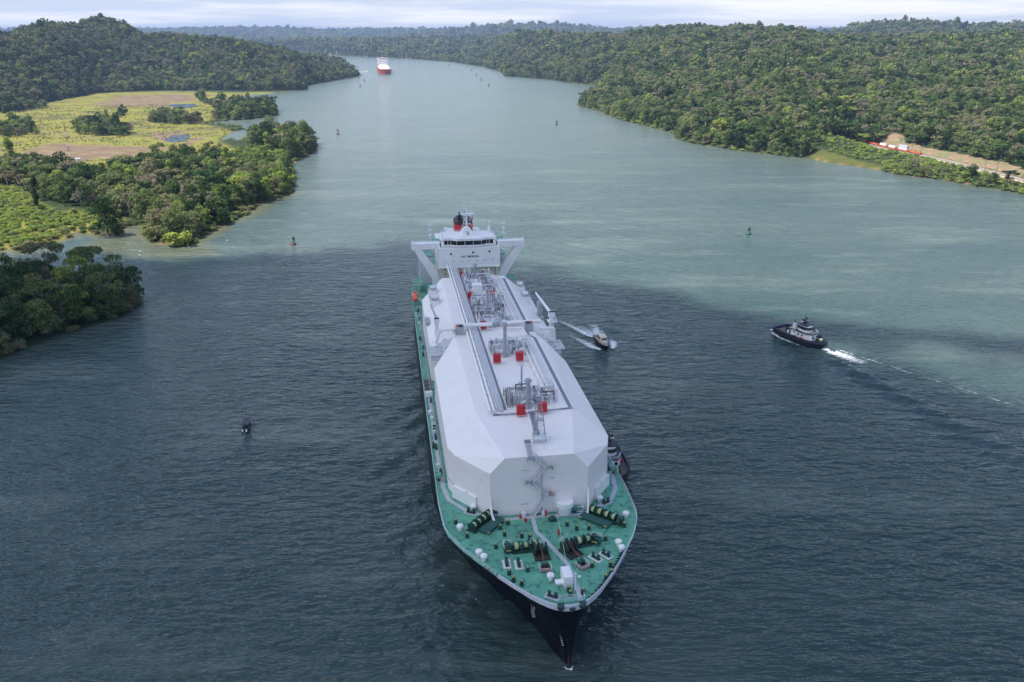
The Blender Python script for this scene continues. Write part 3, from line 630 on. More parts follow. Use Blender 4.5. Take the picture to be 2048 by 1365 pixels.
score = np.where(infr, sizepx, -1); order = np.argsort(-score); nind = 300 - len(SP)
ind = order[:nind]; rest = np.setdiff1d(np.arange(len(T)), ind)
COLW = [(0.12, 'deep green'), (0.3, 'dark green'), (0.46, 'mid green'), (0.56, 'olive green'), (0.69, 'grey-olive'), (0.82, 'grey-brown'), (0.96, 'lime green'), (1.1, 'orange')]
STW = ['rounded', 'lumpy', 'flat-crowned', 'tall', 'low bushy', 'sparse twiggy']
def region(x, y):
    if sdist(np.array([x]), np.array([y]), GROVE)[0] > -3: return 'the shaded grove', 'trees of the shaded near grove'
    if x < 0:
        for i, (P_, s_) in enumerate(CL):
            if sdist(np.array([x]), np.array([y]), P_)[0] > -1: return ('the wooded point' if i == 4 else 'a marsh thicket', 'trees in clumps on the left marsh')
        return 'the left wood', 'trees of the left shore wood'
    return 'the right bank', 'trees along the right bank'
cols_all = []
for i in ind:
    x, y, z, s, sz, rot, tn, st, lod, sd = T[i]; cw = next(w for t_, w in COLW if tn <= t_); rg, gp = region(x, y)
    where = 'on the shore of ' if sd < 9 else ('behind the shore of ' if sd < 26 else 'inside ')
    cols_all.append((f'{cw} {STW[int(st)]} tree {where}{rg}', px_[i], i, gp))
cnt = {}
for lb, pxx, i, gp in cols_all: cnt.setdefault(lb, []).append((pxx, i))
ORD = ['leftmost', 'second from left', 'third from left', 'fourth from left', 'fifth from left', 'sixth from left', 'seventh from left', 'eighth from left', 'ninth from left', 'tenth from left', 'eleventh from left', 'twelfth from left', 'thirteenth from left', 'fourteenth from left', 'fifteenth from left']
lab = {}
for lb, lst in cnt.items():
    lst.sort()
    for q, (pxx, i) in enumerate(lst):
        lab[i] = lb if len(lst) == 1 else (lb + ', ' + (ORD[q] if q < len(ORD) else 'far right'))
        if q == len(lst) - 1 and len(lst) > 1: lab[i] = lb + ', rightmost'
def put_tree(x, y, z, sx, sz, rot, tn, st, v, label, group):
    e = empty('tree', (x, y, z), rot, label, 'tree', group); cm, tm = PROTO[(int(st), int(v))]
    for nm, me_ in (('trunk', tm), ('crown', cm)):
        c = bpy.data.objects.new(nm, me_); COL.objects.link(c); c.parent = e; c.scale = (sx, sx, sz); c['tint'] = float(tn)
for lb, pxx, i, gp in cols_all:
    x, y, z, s, sz, rot, tn, st, lod, sd = T[i]; put_tree(x, y, z, s, sz, rot, tn, st, i % 2, lab[i], gp)
for sp_, sdef in zip(SP, SPECIAL):
    rg, gp = region(sp_[0], sp_[1]); put_tree(sp_[0], sp_[1], sp_[2], sp_[3], sp_[4], sp_[5], sp_[6], sp_[7], sp_[9], sdef[7], gp)

def instancer(name, A, objs_collection):
    """one object whose vertices carry a plant each (geometry nodes)"""
    me = bpy.data.meshes.new(name); me.vertices.add(len(A)); me.vertices.foreach_set('co', A[:, :3].astype(np.float32).ravel())
    def at(nm, ty, d, key='value'): a = me.attributes.new(nm, ty, 'POINT'); a.data.foreach_set(key, d.ravel())
    at('tint', 'FLOAT', A[:, 6].astype(np.float32)); at('kind_index', 'INT', A[:, 7].astype(np.int32))
    at('size', 'FLOAT_VECTOR', A[:, [3, 3, 4]].astype(np.float32), 'vector'); at('turn', 'FLOAT_VECTOR', np.stack([A[:, 5] * 0, A[:, 5] * 0, A[:, 5]], -1).astype(np.float32), 'vector')
    o = bpy.data.objects.new(name, me); COL.objects.link(o)
    g = bpy.data.node_groups.new(name, 'GeometryNodeTree'); g.interface.new_socket('Geometry', in_out='INPUT', socket_type='NodeSocketGeometry'); g.interface.new_socket('Geometry', in_out='OUTPUT', socket_type='NodeSocketGeometry')
    n = g.nodes.new; gi = n('NodeGroupInput'); go = n('NodeGroupOutput'); ip = n('GeometryNodeInstanceOnPoints'); ci = n('GeometryNodeCollectionInfo')
    ci.inputs['Collection'].default_value = objs_collection; ci.inputs['Separate Children'].default_value = True; ci.inputs['Reset Children'].default_value = True
    def na(nm, ty): a = n('GeometryNodeInputNamedAttribute'); a.data_type = ty; a.inputs['Name'].default_value = nm; return a.outputs['Attribute']
    l = g.links.new; l(gi.outputs[0], ip.inputs['Points']); l(ci.outputs[0], ip.inputs['Instance']); ip.inputs['Pick Instance'].default_value = True
    l(na('kind_index', 'INT'), ip.inputs['Instance Index']); l(na('size', 'FLOAT_VECTOR'), ip.inputs['Scale'])
    l(na('turn', 'FLOAT_VECTOR'), ip.inputs['Rotation']); l(ip.outputs[0], go.inputs[0])
    o.modifiers.new('scatter', 'NODES').node_group = g
    return o
A = T[rest].copy(); A[:, 7] = A[:, 8] * 6 + A[:, 7]
tag(instancer('forest', A, protocol), label='dense tropical forest covering the hills and both banks', cat='forest', kind='stuff')
# low scrub and reeds on the marsh and the banks
X, Y = scatter(240, 1700, 5.0)
sdm = np.maximum(sdist(X, Y, MARSH), sdist(X, Y, BUSHY)); pat = sinnoise(X, Y, 60, 41) + 0.6 * sinnoise(X, Y, 25, 42); inb = (sdist(X, Y, BUSHY) > 1)
gz = np.zeros(len(X)); lsd = land_sd(X, Y)
rdd = pl_dist(X, Y, RAIL); onright = (X > 330) & (rdd < 90) & (rdd > 12) & (lsd > 4) & (pl_dist(X, Y, RAIL + RAIL / np.hypot(RAIL[:, 0], RAIL[:, 1])[:, None] * 40) > rdd)
soilpt = sdist(X, Y, unl([(30, 318), (60, 300), (110, 288), (160, 292), (240, 294), (365, 300), (262, 318), (150, 326)], 1.5)) > 0
k = ((sdm > 0) & (lsd > 0.5) & ~soilpt & ((pat > 0.42) | inb | (rs.uniform(size=len(X)) < 0.12))) | (onright & (rs.uniform(size=len(X)) < .55)) | ((X > 330) & (rdd < 40) & (rdd > 9) & ~onright & (Y < 1000) & (rs.uniform(size=len(X)) < .22)) | ((lsd > 0) & (lsd < 6) & (rs.uniform(size=len(X)) < 0.75))
inb = inb | onright; mneg = (sdist(X, Y, MARSH) < 0)[k]; k = k & ~(sdist(X, Y, LAWN) > -2); mneg = (sdist(X, Y, MARSH) < 0)[k]; X, Y, lsd, inb = X[k], Y[k], lsd[k], inb[k]; Z = terrain_h(X, Y, lsd); n = len(X)
s = np.where(inb, rs.uniform(0.3, 0.75, n), np.where((lsd < 7) & (mneg), rs.uniform(.45, .9, n), rs.uniform(0.12, 0.30, n))); tn = np.where(inb, rs.uniform(0.82, 0.94, n), rs.uniform(0.78, 0.95, n)); tn = np.where((rs.uniform(size=n) < .12) | ((lsd < 7) & (s > .4) & (rs.uniform(size=n) < .8)), rs.uniform(.3, .65, n), tn)
B = np.stack([X, Y, Z - 0.1, s, s * rs.uniform(.5, .9, n), rs.uniform(0, 6.28, n), tn, np.where(np.hypot(X, Y) < 800, 4, 10)], -1)
tag(instancer('scrub', B, protocol), label='low yellow-green scrub and reeds over the marsh and banks', cat='scrub', kind='stuff')
print('TREES', len(T), 'rest', len(rest), 'scrub', n, 'smallest individual px', sizepx[ind[-1]])

# ================================================================== the gas carrier
def extr(mb, poly, y0, y1):
    n = len(poly); vs = [(x, y0, z) for x, z in poly] + [(x, y1, z) for x, z in poly]
    return mb.add(vs, [tuple(range(n)), tuple(range(2 * n - 1, n - 1, -1))] + [((i + 1) % n, i, n + i, n + (i + 1) % n) for i in range(n)])
ship = empty('gas_carrier', (BOW[0], BOW[1], 0), TH, 'huge white decked gas carrier with green foredeck and dark navy hull coming head on', 'ship')
ZD = 15.5
DT = np.array([(-0.75, 0), (-0.6, 1.3), (-0.2, 2.6), (0.6, 4.0), (2, 5.7), (4, 7.7), (8, 10.8), (12.5, 13.9), (17.6, 17.1), (23, 20.3), (29, 23.0), (34, 24.0), (45, 24.5), (237, 24.5), (241, 20.6), (262, 20.0), (282, 18.5), (290, 16)])
WT = np.array([(-0.3, 0.0), (0.2, 0.4), (1.5, .8), (3, 1.3), (6, 2.3), (10, 3.6), (15, 5.3), (20, 7.4), (25, 10.0), (35, 15.4), (50, 21.0), (65, 24.0), (78, 24.5), (234, 24.0), (241, 20), (262, 17), (282, 12), (290, 9)])
def bdeck(s): return float(np.interp(s, DT[:, 0], DT[:, 1]))
def bwl(s): return float(np.interp(s, WT[:, 0], WT[:, 1]))
st_ = sorted(set([-0.75, -0.6, -0.4, -0.2, 0.1, 0.6, 1.2, 2, 3, 4, 6, 8, 10, 12.5, 15, 17.6, 20, 23, 26, 29, 34, 40, 45, 52, 60, 70, 80] + list(range(100, 235, 15)) + [237, 239, 241, 250, 262, 282, 290]))
zl = [-2.5, 0.0, 1.5, 3.5, 6, 8.5, 11, 13, 14.5, ZD]
mb = MB(); nz = len(zl)
def hullw(s, z):
    if z <= 0: return bwl(max(s, -0.3)) * (1.0 if z == 0 else 0.97)
    u = z / ZD; return bwl(s) + (bdeck(s) - bwl(s)) * (0.20 * u + 0.80 * u ** 2.8)
for side in (-1, 1):
    vs = []; fs = []
    for i, s in enumerate(st_):
        for z in zl:
            ss = s + (0.45 - 0.45 * (z / ZD) if s < 0.2 else 0) * (z >= 0)
            vs.append((side * hullw(s, z), ss, z))
    for i in range(len(st_) - 1):
        for j in range(nz - 1):
            a, b, c, d = i * nz + j, i * nz + j + 1, (i + 1) * nz + j + 1, (i + 1) * nz + j
            fs.append((a, b, c, d) if side < 0 else (d, c, b, a))
    mb.add(vs, fs)
mb.add([(x, 290, z) for x, z in ((-9, -2.5), (9, -2.5), (16, ZD), (-16, ZD))], [(0, 1, 2, 3)])
mb.build('hull', M_navy, ship)
# main deck
dl = [(-bdeck(s) + .03, s) for s in st_[1:]][::-1] + [(bdeck(s) - .03, s) for s in st_[1:]]
mb = MB(); mb.add([(x, y, ZD + .01) for x, y in dl], [tuple(range(len(dl) - 1, -1, -1))]); mb.build('main_deck', M_deck, ship)
# grey bulwark round the bow, braces inside it
def side_pts(side, s0, s1, inset=0.0, n=24):
    o = []
    for i in range(n + 1):
        s = s0 + (s1 - s0) * i / n; o.append((side * max(bdeck(s) - inset, 0), s))
    return o
sL = [-0.75, -0.6, -0.2, 0.6, 2, 4, 6, 8, 10, 12]; sR = sL + [14, 16, 17]
ring = [(-bdeck(s), s) for s in sL[::-1]] + [(bdeck(s), s) for s in sR[1:]]
mb = MB(); n = len(ring); cen = np.array([0, 30.0])
inn = [(x * 0.985, s + 0.30 * (1 - min(abs(x) / 14, 1)) ** 0.5 + 0.02) for x, s in ring]
vs = [(x, y, ZD - .05 - .5 * max(0, 1 - (x / 9) ** 2)) for x, y in [(a * 1.004, b - .04) for a, b in ring]] + [(x, y, ZD + .85) for x, y in ring] + [(x, y, ZD + .85) for x, y in inn] + [(x, y, ZD) for x, y in inn]
fs = []
for i in range(n - 1):
    for k in range(3): fs.append((k * n + i, k * n + i + 1, (k + 1) * n + i + 1, (k + 1) * n + i))
mb.add(vs, fs); mb.build('bulwark', M_bulk, ship)
def brace(t, s, dx, dy, h=1.0, l=0.9):
    m = MB(); nx, ny = -dy, dx; w = 0.07
    m.add([(t + nx * k, s + ny * k, ZD + z) if a == 0 else (t + dx * l + nx * k, s + dy * l + ny * k, ZD + z) for k in (-w, w) for a, z in ((0, 0.02), (0, h), (1, 0.02))], [(0, 1, 2), (5, 4, 3), (0, 3, 4, 1), (1, 4, 5, 2), (2, 5, 3, 0)])
    return m.build('bulwark_brace', M_mach, ship)
for s in np.linspace(1.6, 17, 17): brace(bdeck(s) - .12, s + .1, -0.75, 0.66, 1.0, 1.3)
for s in np.linspace(2, 16, 13): brace(-bdeck(s) + .12, s + .1, 0.75, 0.66, 0.8, 0.8)
# side railings
for side, s0, s1 in ((-1, 12.5, 60), (-1, 60, 130), (-1, 132, 228), (1, 17.4, 60), (1, 60, 130), (1, 130, 228)):
    p = [(x, s, ZD) for x, s in side_pts(side, s0, s1, .12, 14)]
    MB().rail(p, 1.15, 2.2, 0.06, 3).build('railing', M_whitefit, ship)
MB().rail([(-1.6, 1.5, ZD), (3.4, 1.5, ZD), (3.6, 3.0, ZD)], 1.1, 0.9, .05).rail([(-1.6, 2.6, ZD), (2.6, 2.4, ZD)], 1.1, 0.9, .05).rail([(2.1, 5.4, ZD), (2.5, 1.6, ZD)], 1.2, 1, .05).build('railing', M_whitefit, ship)
# fairleads at the stem
for t in (-2.0, 2.6): MB().lathe([(.55, 0), (.75, .2), (.75, .9), (.55, 1.2)], (t, -0.35, ZD - 0.2), 12).box((t, 0.1, ZD + .4), (1.5, .6, 1.1)).build('fairlead', M_mach, ship)
MB().box((0.3, -0.85, ZD + 0.0), (1.2, .35, .5)).cyl((0.3, -0.9, ZD - .1), (0.3, -1.0, ZD + .35), .3).build('fairlead', M_mach, ship)
# stem draft marks and rusty stem bar
MB().box((0, -0.02, 1.6), (0.28, .35, 3.4)).build('stem_bar', M_rust, ship)
mb = MB()
for i in range(5): mb.box((-1.1 - .12 * i, 1.0 + .12 * i, 5 + i * 0.55), (.05, .26, .22), 0.9)
mb.build('draft_marks', M_white, ship)
# anchors in their pockets, stained hull behind
for sd in (-1, 1):
    t, s = sd * 7.9, 9.2
    a = MB(); x = sd * (hullw(s, 8.6) + .25); a.cyl((x - sd * .2, s, 10.4), (x + sd * .3, s - .1, 7.6), .22, .25, 8).box((x + sd * .35, s - .1, 7.5), (.7, 2.2, .6)).cyl((x + sd * .35, s - 1.1, 7.5), (x + sd * .5, s - 1.3, 8.9), .25, .06).cyl((x + sd * .35, s + .9, 7.5), (x + sd * .5, s + 1.1, 8.9), .25, .06)
    a.build('anchor', mat('anchor_grey', (0.30, 0.25, 0.22), .7, var=.3), ship)

# white tank cover: faceted prism with a notch on each side at the manifold
def cover():
    zr, zw = 33.0, 27.4; v = []; f = []
    def P(*p): v.append(p); return len(v) - 1
    keys = {}
    for sd in (-1, 1):
        k = lambda nm, t, s, z: keys.__setitem__((nm, sd), P(sd * t, s, z))
        k('R0', 8.5, 36.5, 31.3); k('F', 12.1, 36.5, zw); k('A', 19.7, 47.2, zw); k('B', 21.2, 52, zw); k('C', 21.2, 106, zw); k('N', 13.2, 120.5, zr); k('D', 21.4, 124.6, zw); k('E', 21.6, 178.5, zw); k('G', 12.7, 189.5, zr); k('R1', 13.0, 60, zr)
        k('Fb', 12.1, 36.5, ZD); k('Ab', 19.7, 47.2, ZD); k('Bb', 21.2, 52, ZD); k('Cb', 21.2, 106, ZD); k('Nb', 13.2, 119.5, ZD); k('Db', 21.4, 124.6, ZD); k('Eb', 21.6, 178.5, ZD); k('Gb', 12.7, 189.5, ZD); k('N1', 16.5, 113.5, 31.2)
    def q(*names):
        for sd in (-1, 1):
            idx = [keys[(n, sd)] for n in names]; f.append(tuple(idx) if sd > 0 else tuple(idx[::-1]))
    def mid(a, b): f.append((keys[(a, -1)], keys[(a, 1)], keys[(b, 1)], keys[(b, -1)]))
    mid('R0', 'R1'); mid('R1', 'N'); mid('N', 'G')
    f.append((keys[('Fb', -1)], keys[('Fb', 1)], keys[('F', 1)], keys[('R0', 1)], keys[('R0', -1)], keys[('F', -1)]))
    f.append((keys[('G', -1)], keys[('G', 1)], keys[('Gb', 1)], keys[('Gb', -1)]))
    q('R0', 'F', 'A'); q('R0', 'A', 'R1'); q('A', 'B', 'R1'); q('B', 'C', 'R1'); q('R1', 'C', 'N1'); q('R1', 'N1', 'N'); q('N', 'D', 'E'); q('N', 'E', 'G')
    q('F', 'Fb', 'Ab', 'A'); q('A', 'Ab', 'Bb', 'B'); q('B', 'Bb', 'Cb', 'C'); q('C', 'Cb', 'Nb', 'N1'); q('N1', 'Nb', 'N'); q('N', 'Nb', 'Db', 'D'); q('D', 'Db', 'Eb', 'E'); q('E', 'Eb', 'Gb', 'G')
    mb = MB(); mb.add(v, f); return mb.build('tank_cover', M_cover, ship)
cover()
def roofz(t, s):
    z = 33.0 if s > 60 else 31.3 + (s - 36.5) / 23.5 * 1.7
    return z if abs(t) <= 13 else 33 - (abs(t) - 13) / 8.2 * 5.6
# weld seams and pipes along the side walls
for sd in (-1, 1): MB().tube([(sd * 19.9, 47.5, ZD + 3), (sd * 21.45, 52.2, ZD + 3.4), (sd * 21.5, 105, ZD + 3.4)], .09, 6).build('side_pipe', M_steel, ship)
# curved white fins at the foot of the front wall
for sd in (-1, 1):
    mb = MB(); pts = []
    for i in range(9):
        u = i / 8; pts.append((sd * (12.2 - 1.9 * u ** 2), 36.4 - 5.2 * u, ZD + 0.05 + 6.2 * (1 - u) ** 2.2))
    vs = []
    for p in pts:
        for w in (-.22, .22): vs += [(p[0] + w, p[1], p[2]), (p[0] + w, p[1] + 0.0, max(ZD, p[2] - 1.1))]
    fs = []
    for i in range(8):
        a = i * 4; b = a + 4; fs += [(a, a + 2, b + 2, b), (a + 1, b + 1, b + 3, a + 3), (a, b, b + 1, a + 1), (a + 2, a + 3, b + 3, b + 2)]
    mb.add(vs, fs); mb.build('breakwater_fin', M_white, ship)
# front lockers beside the wall
for sd in (-1, 1):
    MB().prism([(sd * 20.6, 47.0), (sd * 19.8, 46.2), (sd * 15.3, 40.2), (sd * 14.2, 41.6), (sd * 18.6, 47.9)][::sd], ZD, ZD + 3.4).box((sd * 17.4, 43.0, ZD + 3.6), (.4, .4, .4)).build('deck_locker', M_white, ship)
# painted walkways on the deck
def strip(pts, w, z, name, m):
    mb = MB(); n = len(pts); vs = []
    for i, p in enumerate(pts):
        a = Vector(pts[max(i - 1, 0)]); b = Vector(pts[min(i + 1, n - 1)]); d = (b - a).normalized(); nn = Vector((-d.y, d.x)) * w / 2
        vs += [(p[0] + nn.x, p[1] + nn.y, z), (p[0] - nn.x, p[1] - nn.y, z)]
    mb.add(vs, [(2 * i, 2 * i + 1, 2 * i + 3, 2 * i + 2) for i in range(n - 1)]); return mb.build(name, m, ship)
strip([(-22.8, 110), (-22.9, 80), (-22.6, 52.8), (-21.6, 46.1), (-17.8, 40.4), (-12.2, 36.0), (-9.9, 34.7), (-2.0, 34.9), (1.7, 34.9), (10.2, 34.3), (12.9, 35.6), (19.5, 40.4), (21.9, 45.3), (22.9, 52), (22.9, 110)], 1.1, ZD + .022, 'walkway', M_walk)
strip([(-1.8, 36.4), (-2.1, 28.6), (-0.4, 24.1), (2.6, 14.5), (2.9, 6.1), (2.6, 1.2)], 1.0, ZD + .026, 'walkway', M_walk)
# fittings of the foredeck
PED = [(-20.8, 34.7), (-18.6, 28.4), (-10.4, 30.7), (-9.8, 27.8), (-8.3, 32.4), (-12.5, 23.1), (-5.9, 26.5), (-4.1, 25.6), (-10.9, 12.8), (-10.3, 10.2), (-8.8, 8.6), (5.7, 29.8), (7.6, 27.8), (10.5, 27.4), (19.2, 27.3), (13.3, 22.5), (11.8, 12.3), (11.3, 9.5), (9.7, 8.0), (3.6, 3.9), (0.8, 3.6), (0.8, 5.0), (-6.7, 13.2), (7.7, 12.7)]
proto = None
for i, (t, s) in enumerate(PED):
    if proto is None:
        o = MB().lathe([(.52, 0), (.46, .2), (.42, 1.0), (.42, 1.15)], (0, 0, 0), 10).build('pedestal_roller', M_mach, ship); MB().lathe([(.26, 1.15), (.26, 1.22), (.1, 1.26)], (0, 0, 0), 8).box((0, 0, 1.36), (.5, .16, .26)).build('roller_top', M_yellow, o); proto = o
    else: o = copy_tree(proto, ship)
    o.location = (t, s, ZD)
def mushroom(t, s, k=1.0):
    o = MB().lathe([(.5, 0), (.5, .8), (.55, .9)], (0, 0, 0), 12).build('mushroom_vent', M_white, ship, (t, s, ZD)); MB().lathe([(.55, .72), (.8, .8), (.84, 1.25), (.74, 1.5), (.2, 1.62)], (0, 0, 0), 14).cyl((0, 0, 1.6), (0, 0, 1.75), .14).build('vent_hood', M_white, o); o.scale = (k, k, k); return o
for t, s in [(-15.9, 42.3 - 2.2), (-20.0, 31.7), (-16.7, 20.7), (-15.8, 18.8), (-2.3, 9.6), (15.7, 19.9), (15.8, 17.6), (20.7, 31.4), (16.2, 39.6)]: mushroom(t, s)
o = MB().lathe([(1.5, 0), (1.5, 2.3)], (6.2, 34.4 + 1.2, ZD), 18).build('large_vent', M_white, ship)
MB().lathe([(1.6, 2.2), (2.3, 2.35), (2.3, 3.6), (2.1, 3.75), (.3, 3.95)], (6.2, 35.6, ZD), 22).build('vent_hood', M_white, o)
mb = MB()
for i in range(9): a = i * .7; mb.bar((6.2 + 1.75 * math.cos(a), 35.6 + 1.75 * math.sin(a), ZD), (6.2 + 1.75 * math.cos(a), 35.6 + 1.75 * math.sin(a), ZD + 2.2), .1)
mb.build('guard_frame', M_whitefit, o)
# bollards on white pads
PADS = [(-10.9, 16.6, 1.55), (-8.3, 15.9, 1.55), (9.3, 15.8, 2.15), (11.9, 16.6, 2.15), (-16.6, 39.0, 2.6), (17.6, 38.6, 0.55), (-3.0, 3.7, 2.55)]
for t, s, rz in PADS:
    o = MB().box((0, 0, .03), (3.4, 1.9, .03)).build('bollard_pad', M_pad if s < 30 and s > 5 else M_walk, ship, (t, s, ZD + .03), rz); MB().box((0, 0, .18), (2.3, .75, .3)).lathe([(.36, .3), (.34, 1.1), (.42, 1.2)], (-.75, 0, 0), 12).lathe([(.36, .3), (.34, 1.1), (.42, 1.2)], (.75, 0, 0), 12).build('bollard', M_mach, o)
# winches
def winch(t, s, rz, drums, motor=True, width=7.0, plat=None, k=1.0):
    o = MB().box((0, 0, .2), (width, 2.6, .35)).build('mooring_winch', M_mach, ship, (t, s, ZD), rz); o.scale = (k, k, k)
    mb = MB().cyl((-width / 2 - .2, 0, 1.35), (width / 2 + .2, 0, 1.35), .16, .16, 8)
    for x in np.linspace(-width / 2 + .2, width / 2 - .2, len(drums) + 2): mb.box((x, 0, .85), (.22, 1.6, 1.4), 0, 1, .5)
    mb.build('shaft_frame', M_mach, o)
    xs = np.linspace(-width / 2 + 1.1, width / 2 - 1.1, len(drums))
    for x, kd in zip(xs, drums):
        d = MB(); 
        for e in (-.55, .55): d.cyl((x + e - .05, 0, 1.35), (x + e + .05, 0, 1.35), 1.05, 1.05, 18)
        d.cyl((x - .8, 0, 1.35), (x - .62, 0, 1.35), 1.12, 1.12, 18); dr = d.build('winch_drum', M_mach, o)
        MB().cyl((x - .47, 0, 1.35), (x + .47, 0, 1.35), .42 + .42 * kd, .42 + .42 * kd, 16).build('rope_coil', M_rope, o)
    MB().box((width / 2 + .7, 0, 1.0), (1.5, 1.7, 1.9), 0, .8, .8).cyl((width / 2 + .7, -.8, 1.5), (width / 2 + .7, -1.7, 1.4), .38, .38, 10).build('winch_motor', M_mach, o)
    if plat:
        px, py, w, l = plat; MB().box((px, py, .85), (w, l, .1)).box((px, py, .45), (w * .9, l * .9, .7)).build('winch_platform', M_machtop, o)
        MB().box((px - w / 2 + .4, py - l / 2 - .02, .75), (.9, .16, .22)).box((px + w / 2 - .6, py - l / 2 - .02, .75), (.9, .16, .22)).build('step_edge', M_yellow, o)
    return o
winch(-14.9, 33.4, R(48), [.7, .55, .8, .6], width=8.0, plat=(0.6, -3.0, 7.5, 2.6))
winch(15.3, 32.0, R(-45), [.6, .8, .7, .75], width=8.0, plat=(-0.6, -2.9, 8.0, 2.4))
w1 = winch(-5.9, 21.4, R(180 + 2), [.9, .35, .95], width=6.6, plat=None)
w2 = winch(6.6, 21.4, R(12), [.6, .95, .4], width=6.6, plat=None)
def platform(t, s, w, l, h=1.0, rz=0.0):
    o = MB().box((0, 0, h), (w, l, .12)).box((-w / 2 + .1, 0, h / 2), (.12, l, h)).box((w / 2 - .1, 0, h / 2), (.12, l, h)).build('operating_platform', M_machtop, ship, (t, s, ZD), rz)
    MB().rail([(-w / 2, -l / 2, h), (-w / 2, l / 2, h), (w / 2, l / 2, h)], 1.0, 1.0, .05).build('railing', M_whitefit, o)
    MB().box((0, -l / 2 - .12, h * .8), (w * .6, .2, .2)).build('step_edge', M_yellow, o)
platform(-9.9, 21.9, 2.0, 2.6); platform(10.9, 22.0, 2.3, 2.2, 1.0, R(-30))
MB().rail([(-4.2, 24.6, ZD), (-1.2, 22.6, ZD)], 1.1, 1, .06).build('railing', M_whitefit, ship); MB().rail([(2.2, 22.8, ZD), (4.8, 25.0, ZD)], 1.1, 1, .06).build('railing', M_whitefit, ship)
# anchor windlasses with their rust stained beds, chain stoppers in fenced boxes
for sd, t, s, rz in ((-1, -2.6, 19.6, R(0)), (1, 3.9, 19.4, R(28))):
    o = MB().box((0, -.6, .14), (3.6, 4.8, .25)).build('anchor_windlass', mat('stained_bed', (.05, .035, .028), .7, var=.3), ship, (t, s, ZD), rz)
    MB().cyl((-1.55, 0, 1.5), (-1.3, 0, 1.5), 1.5, 1.5, 22).cyl((1.15, 0, 1.5), (1.35, 0, 1.5), 1.25, 1.25, 22).cyl((-1.7, 0, 1.5), (1.7, 0, 1.5), .22, .22, 10).build('gear_wheel', M_mach, o)
    MB().cyl((-.4, 0, 1.5), (.4, 0, 1.5), .85, .85, 10).cyl((-.5, 0, 1.5), (-.38, 0, 1.5), 1.15, 1.15, 14).cyl((.38, 0, 1.5), (.5, 0, 1.5), 1.15, 1.15, 14).build('cable_lifter', mat('lifter_dark', (.05, .045, .045), .5, var=.3), o)
    for x in (-1.75, 1.5): MB().box((x, -.2, .8), (.22, 2.2, 1.5), 0, 1, .4).box((x, -2.0, .55), (.2, 2.4, .3)).build('windlass_frame', M_mach, o)
    MB().tube([(0, -.9, 1.7), (0, -2.6, .9), (0, -5.2, .6)], .16, 6).build('anchor_chain', M_rust, o)
    o = MB().box((0, 0, .06), (2.6, 2.6, .1)).build('chain_stopper', M_rust, ship, (t + .1 * sd + (0.0 if sd < 0 else 1.7), s - 6.0, ZD), rz)
    MB().box((-.5, .5, .6), (.3, 1.2, 1.1)).box((.5, .5, .6), (.3, 1.2, 1.1)).cyl((-.8, .2, 1.1), (.8, .2, 1.1), .2).build('stopper_jaw', M_mach, o)
    MB().rail([(-1.3, 1.0, .1), (-1.3, -1.4, .1), (1.3, -1.4, .1), (1.3, 1.0, .1)], 1.0, .9, .055).build('fence', M_whitefit, o)
    MB().box((0, -1.05, .35), (1.8, .6, .5)).build('hawse_cover', mat('red_lead', (.33, .06, .03), .6, var=.2), o)
# locker house and box near the stem
MB().box((0.95, 8.2, ZD + 1.35), (1.9, 4.0, 2.7)).build('stem_locker', M_white, ship); MB().box((-0.7, 7.6, ZD + .75), (1.9, 1.5, .25)).box((-.7, 7.6, ZD + .4), (1.3, 1.0, .7)).build('hatch', M_white, ship)
MB().tube([(2.2, 5.2, ZD), (2.2, 5.2, ZD + 4.2)], .1, 6).box((2.2, 5.2, ZD + 4.2), (.4, .4, .3)).build('jack_staff', M_whitefit, ship)
MB().lathe([(.45, .02), (.5, .06), (.45, .1)], (4.1, 9.7, ZD), 14).build('deck_ring', M_pad, ship)
for t, s in ((1.4, 35.9), (2.9, 26.4)): MB().lathe([(.3, 0), (.22, .2), (.22, 1.1), (.34, 1.2), (.1, 1.5)], (t, s - (.9 if s > 30 else 0), ZD), 10).build('fire_hydrant', M_red, ship)
for t, s in ((-4.9, 34.8), (-3.9, 33.1)): MB().box((t, s, ZD + .4), (.55, .5, .8)).cyl((t, s, ZD + .8), (t, s, ZD + 1.0), .2).build('hose_box', M_red, ship)
MB().ellipsoid((2.6, 32.6, ZD + .6), .9, .9, .8, 10, 6).box((2.6, 32.6, ZD + .2), (1.8, 1.2, .4)).build('capstan', M_mach, ship)
for t in (-4.0, 1.0): MB().box((t, 35.6, ZD + .5), (1.0, .8, 1.0)).ellipsoid((t, 35.6, ZD + 1.0), .5, .4, .3, 8, 5).build('vent_box', M_white, ship)
MB().box((10.2, 35.6, ZD + .8), (1.6, .5, 1.6)).build('panel_board', M_white, ship); MB().cyl((8.2, 35.7, ZD + 1.0), (10.6, 35.7, ZD + 1.0), .65).build('hose_reel', M_deck, ship)
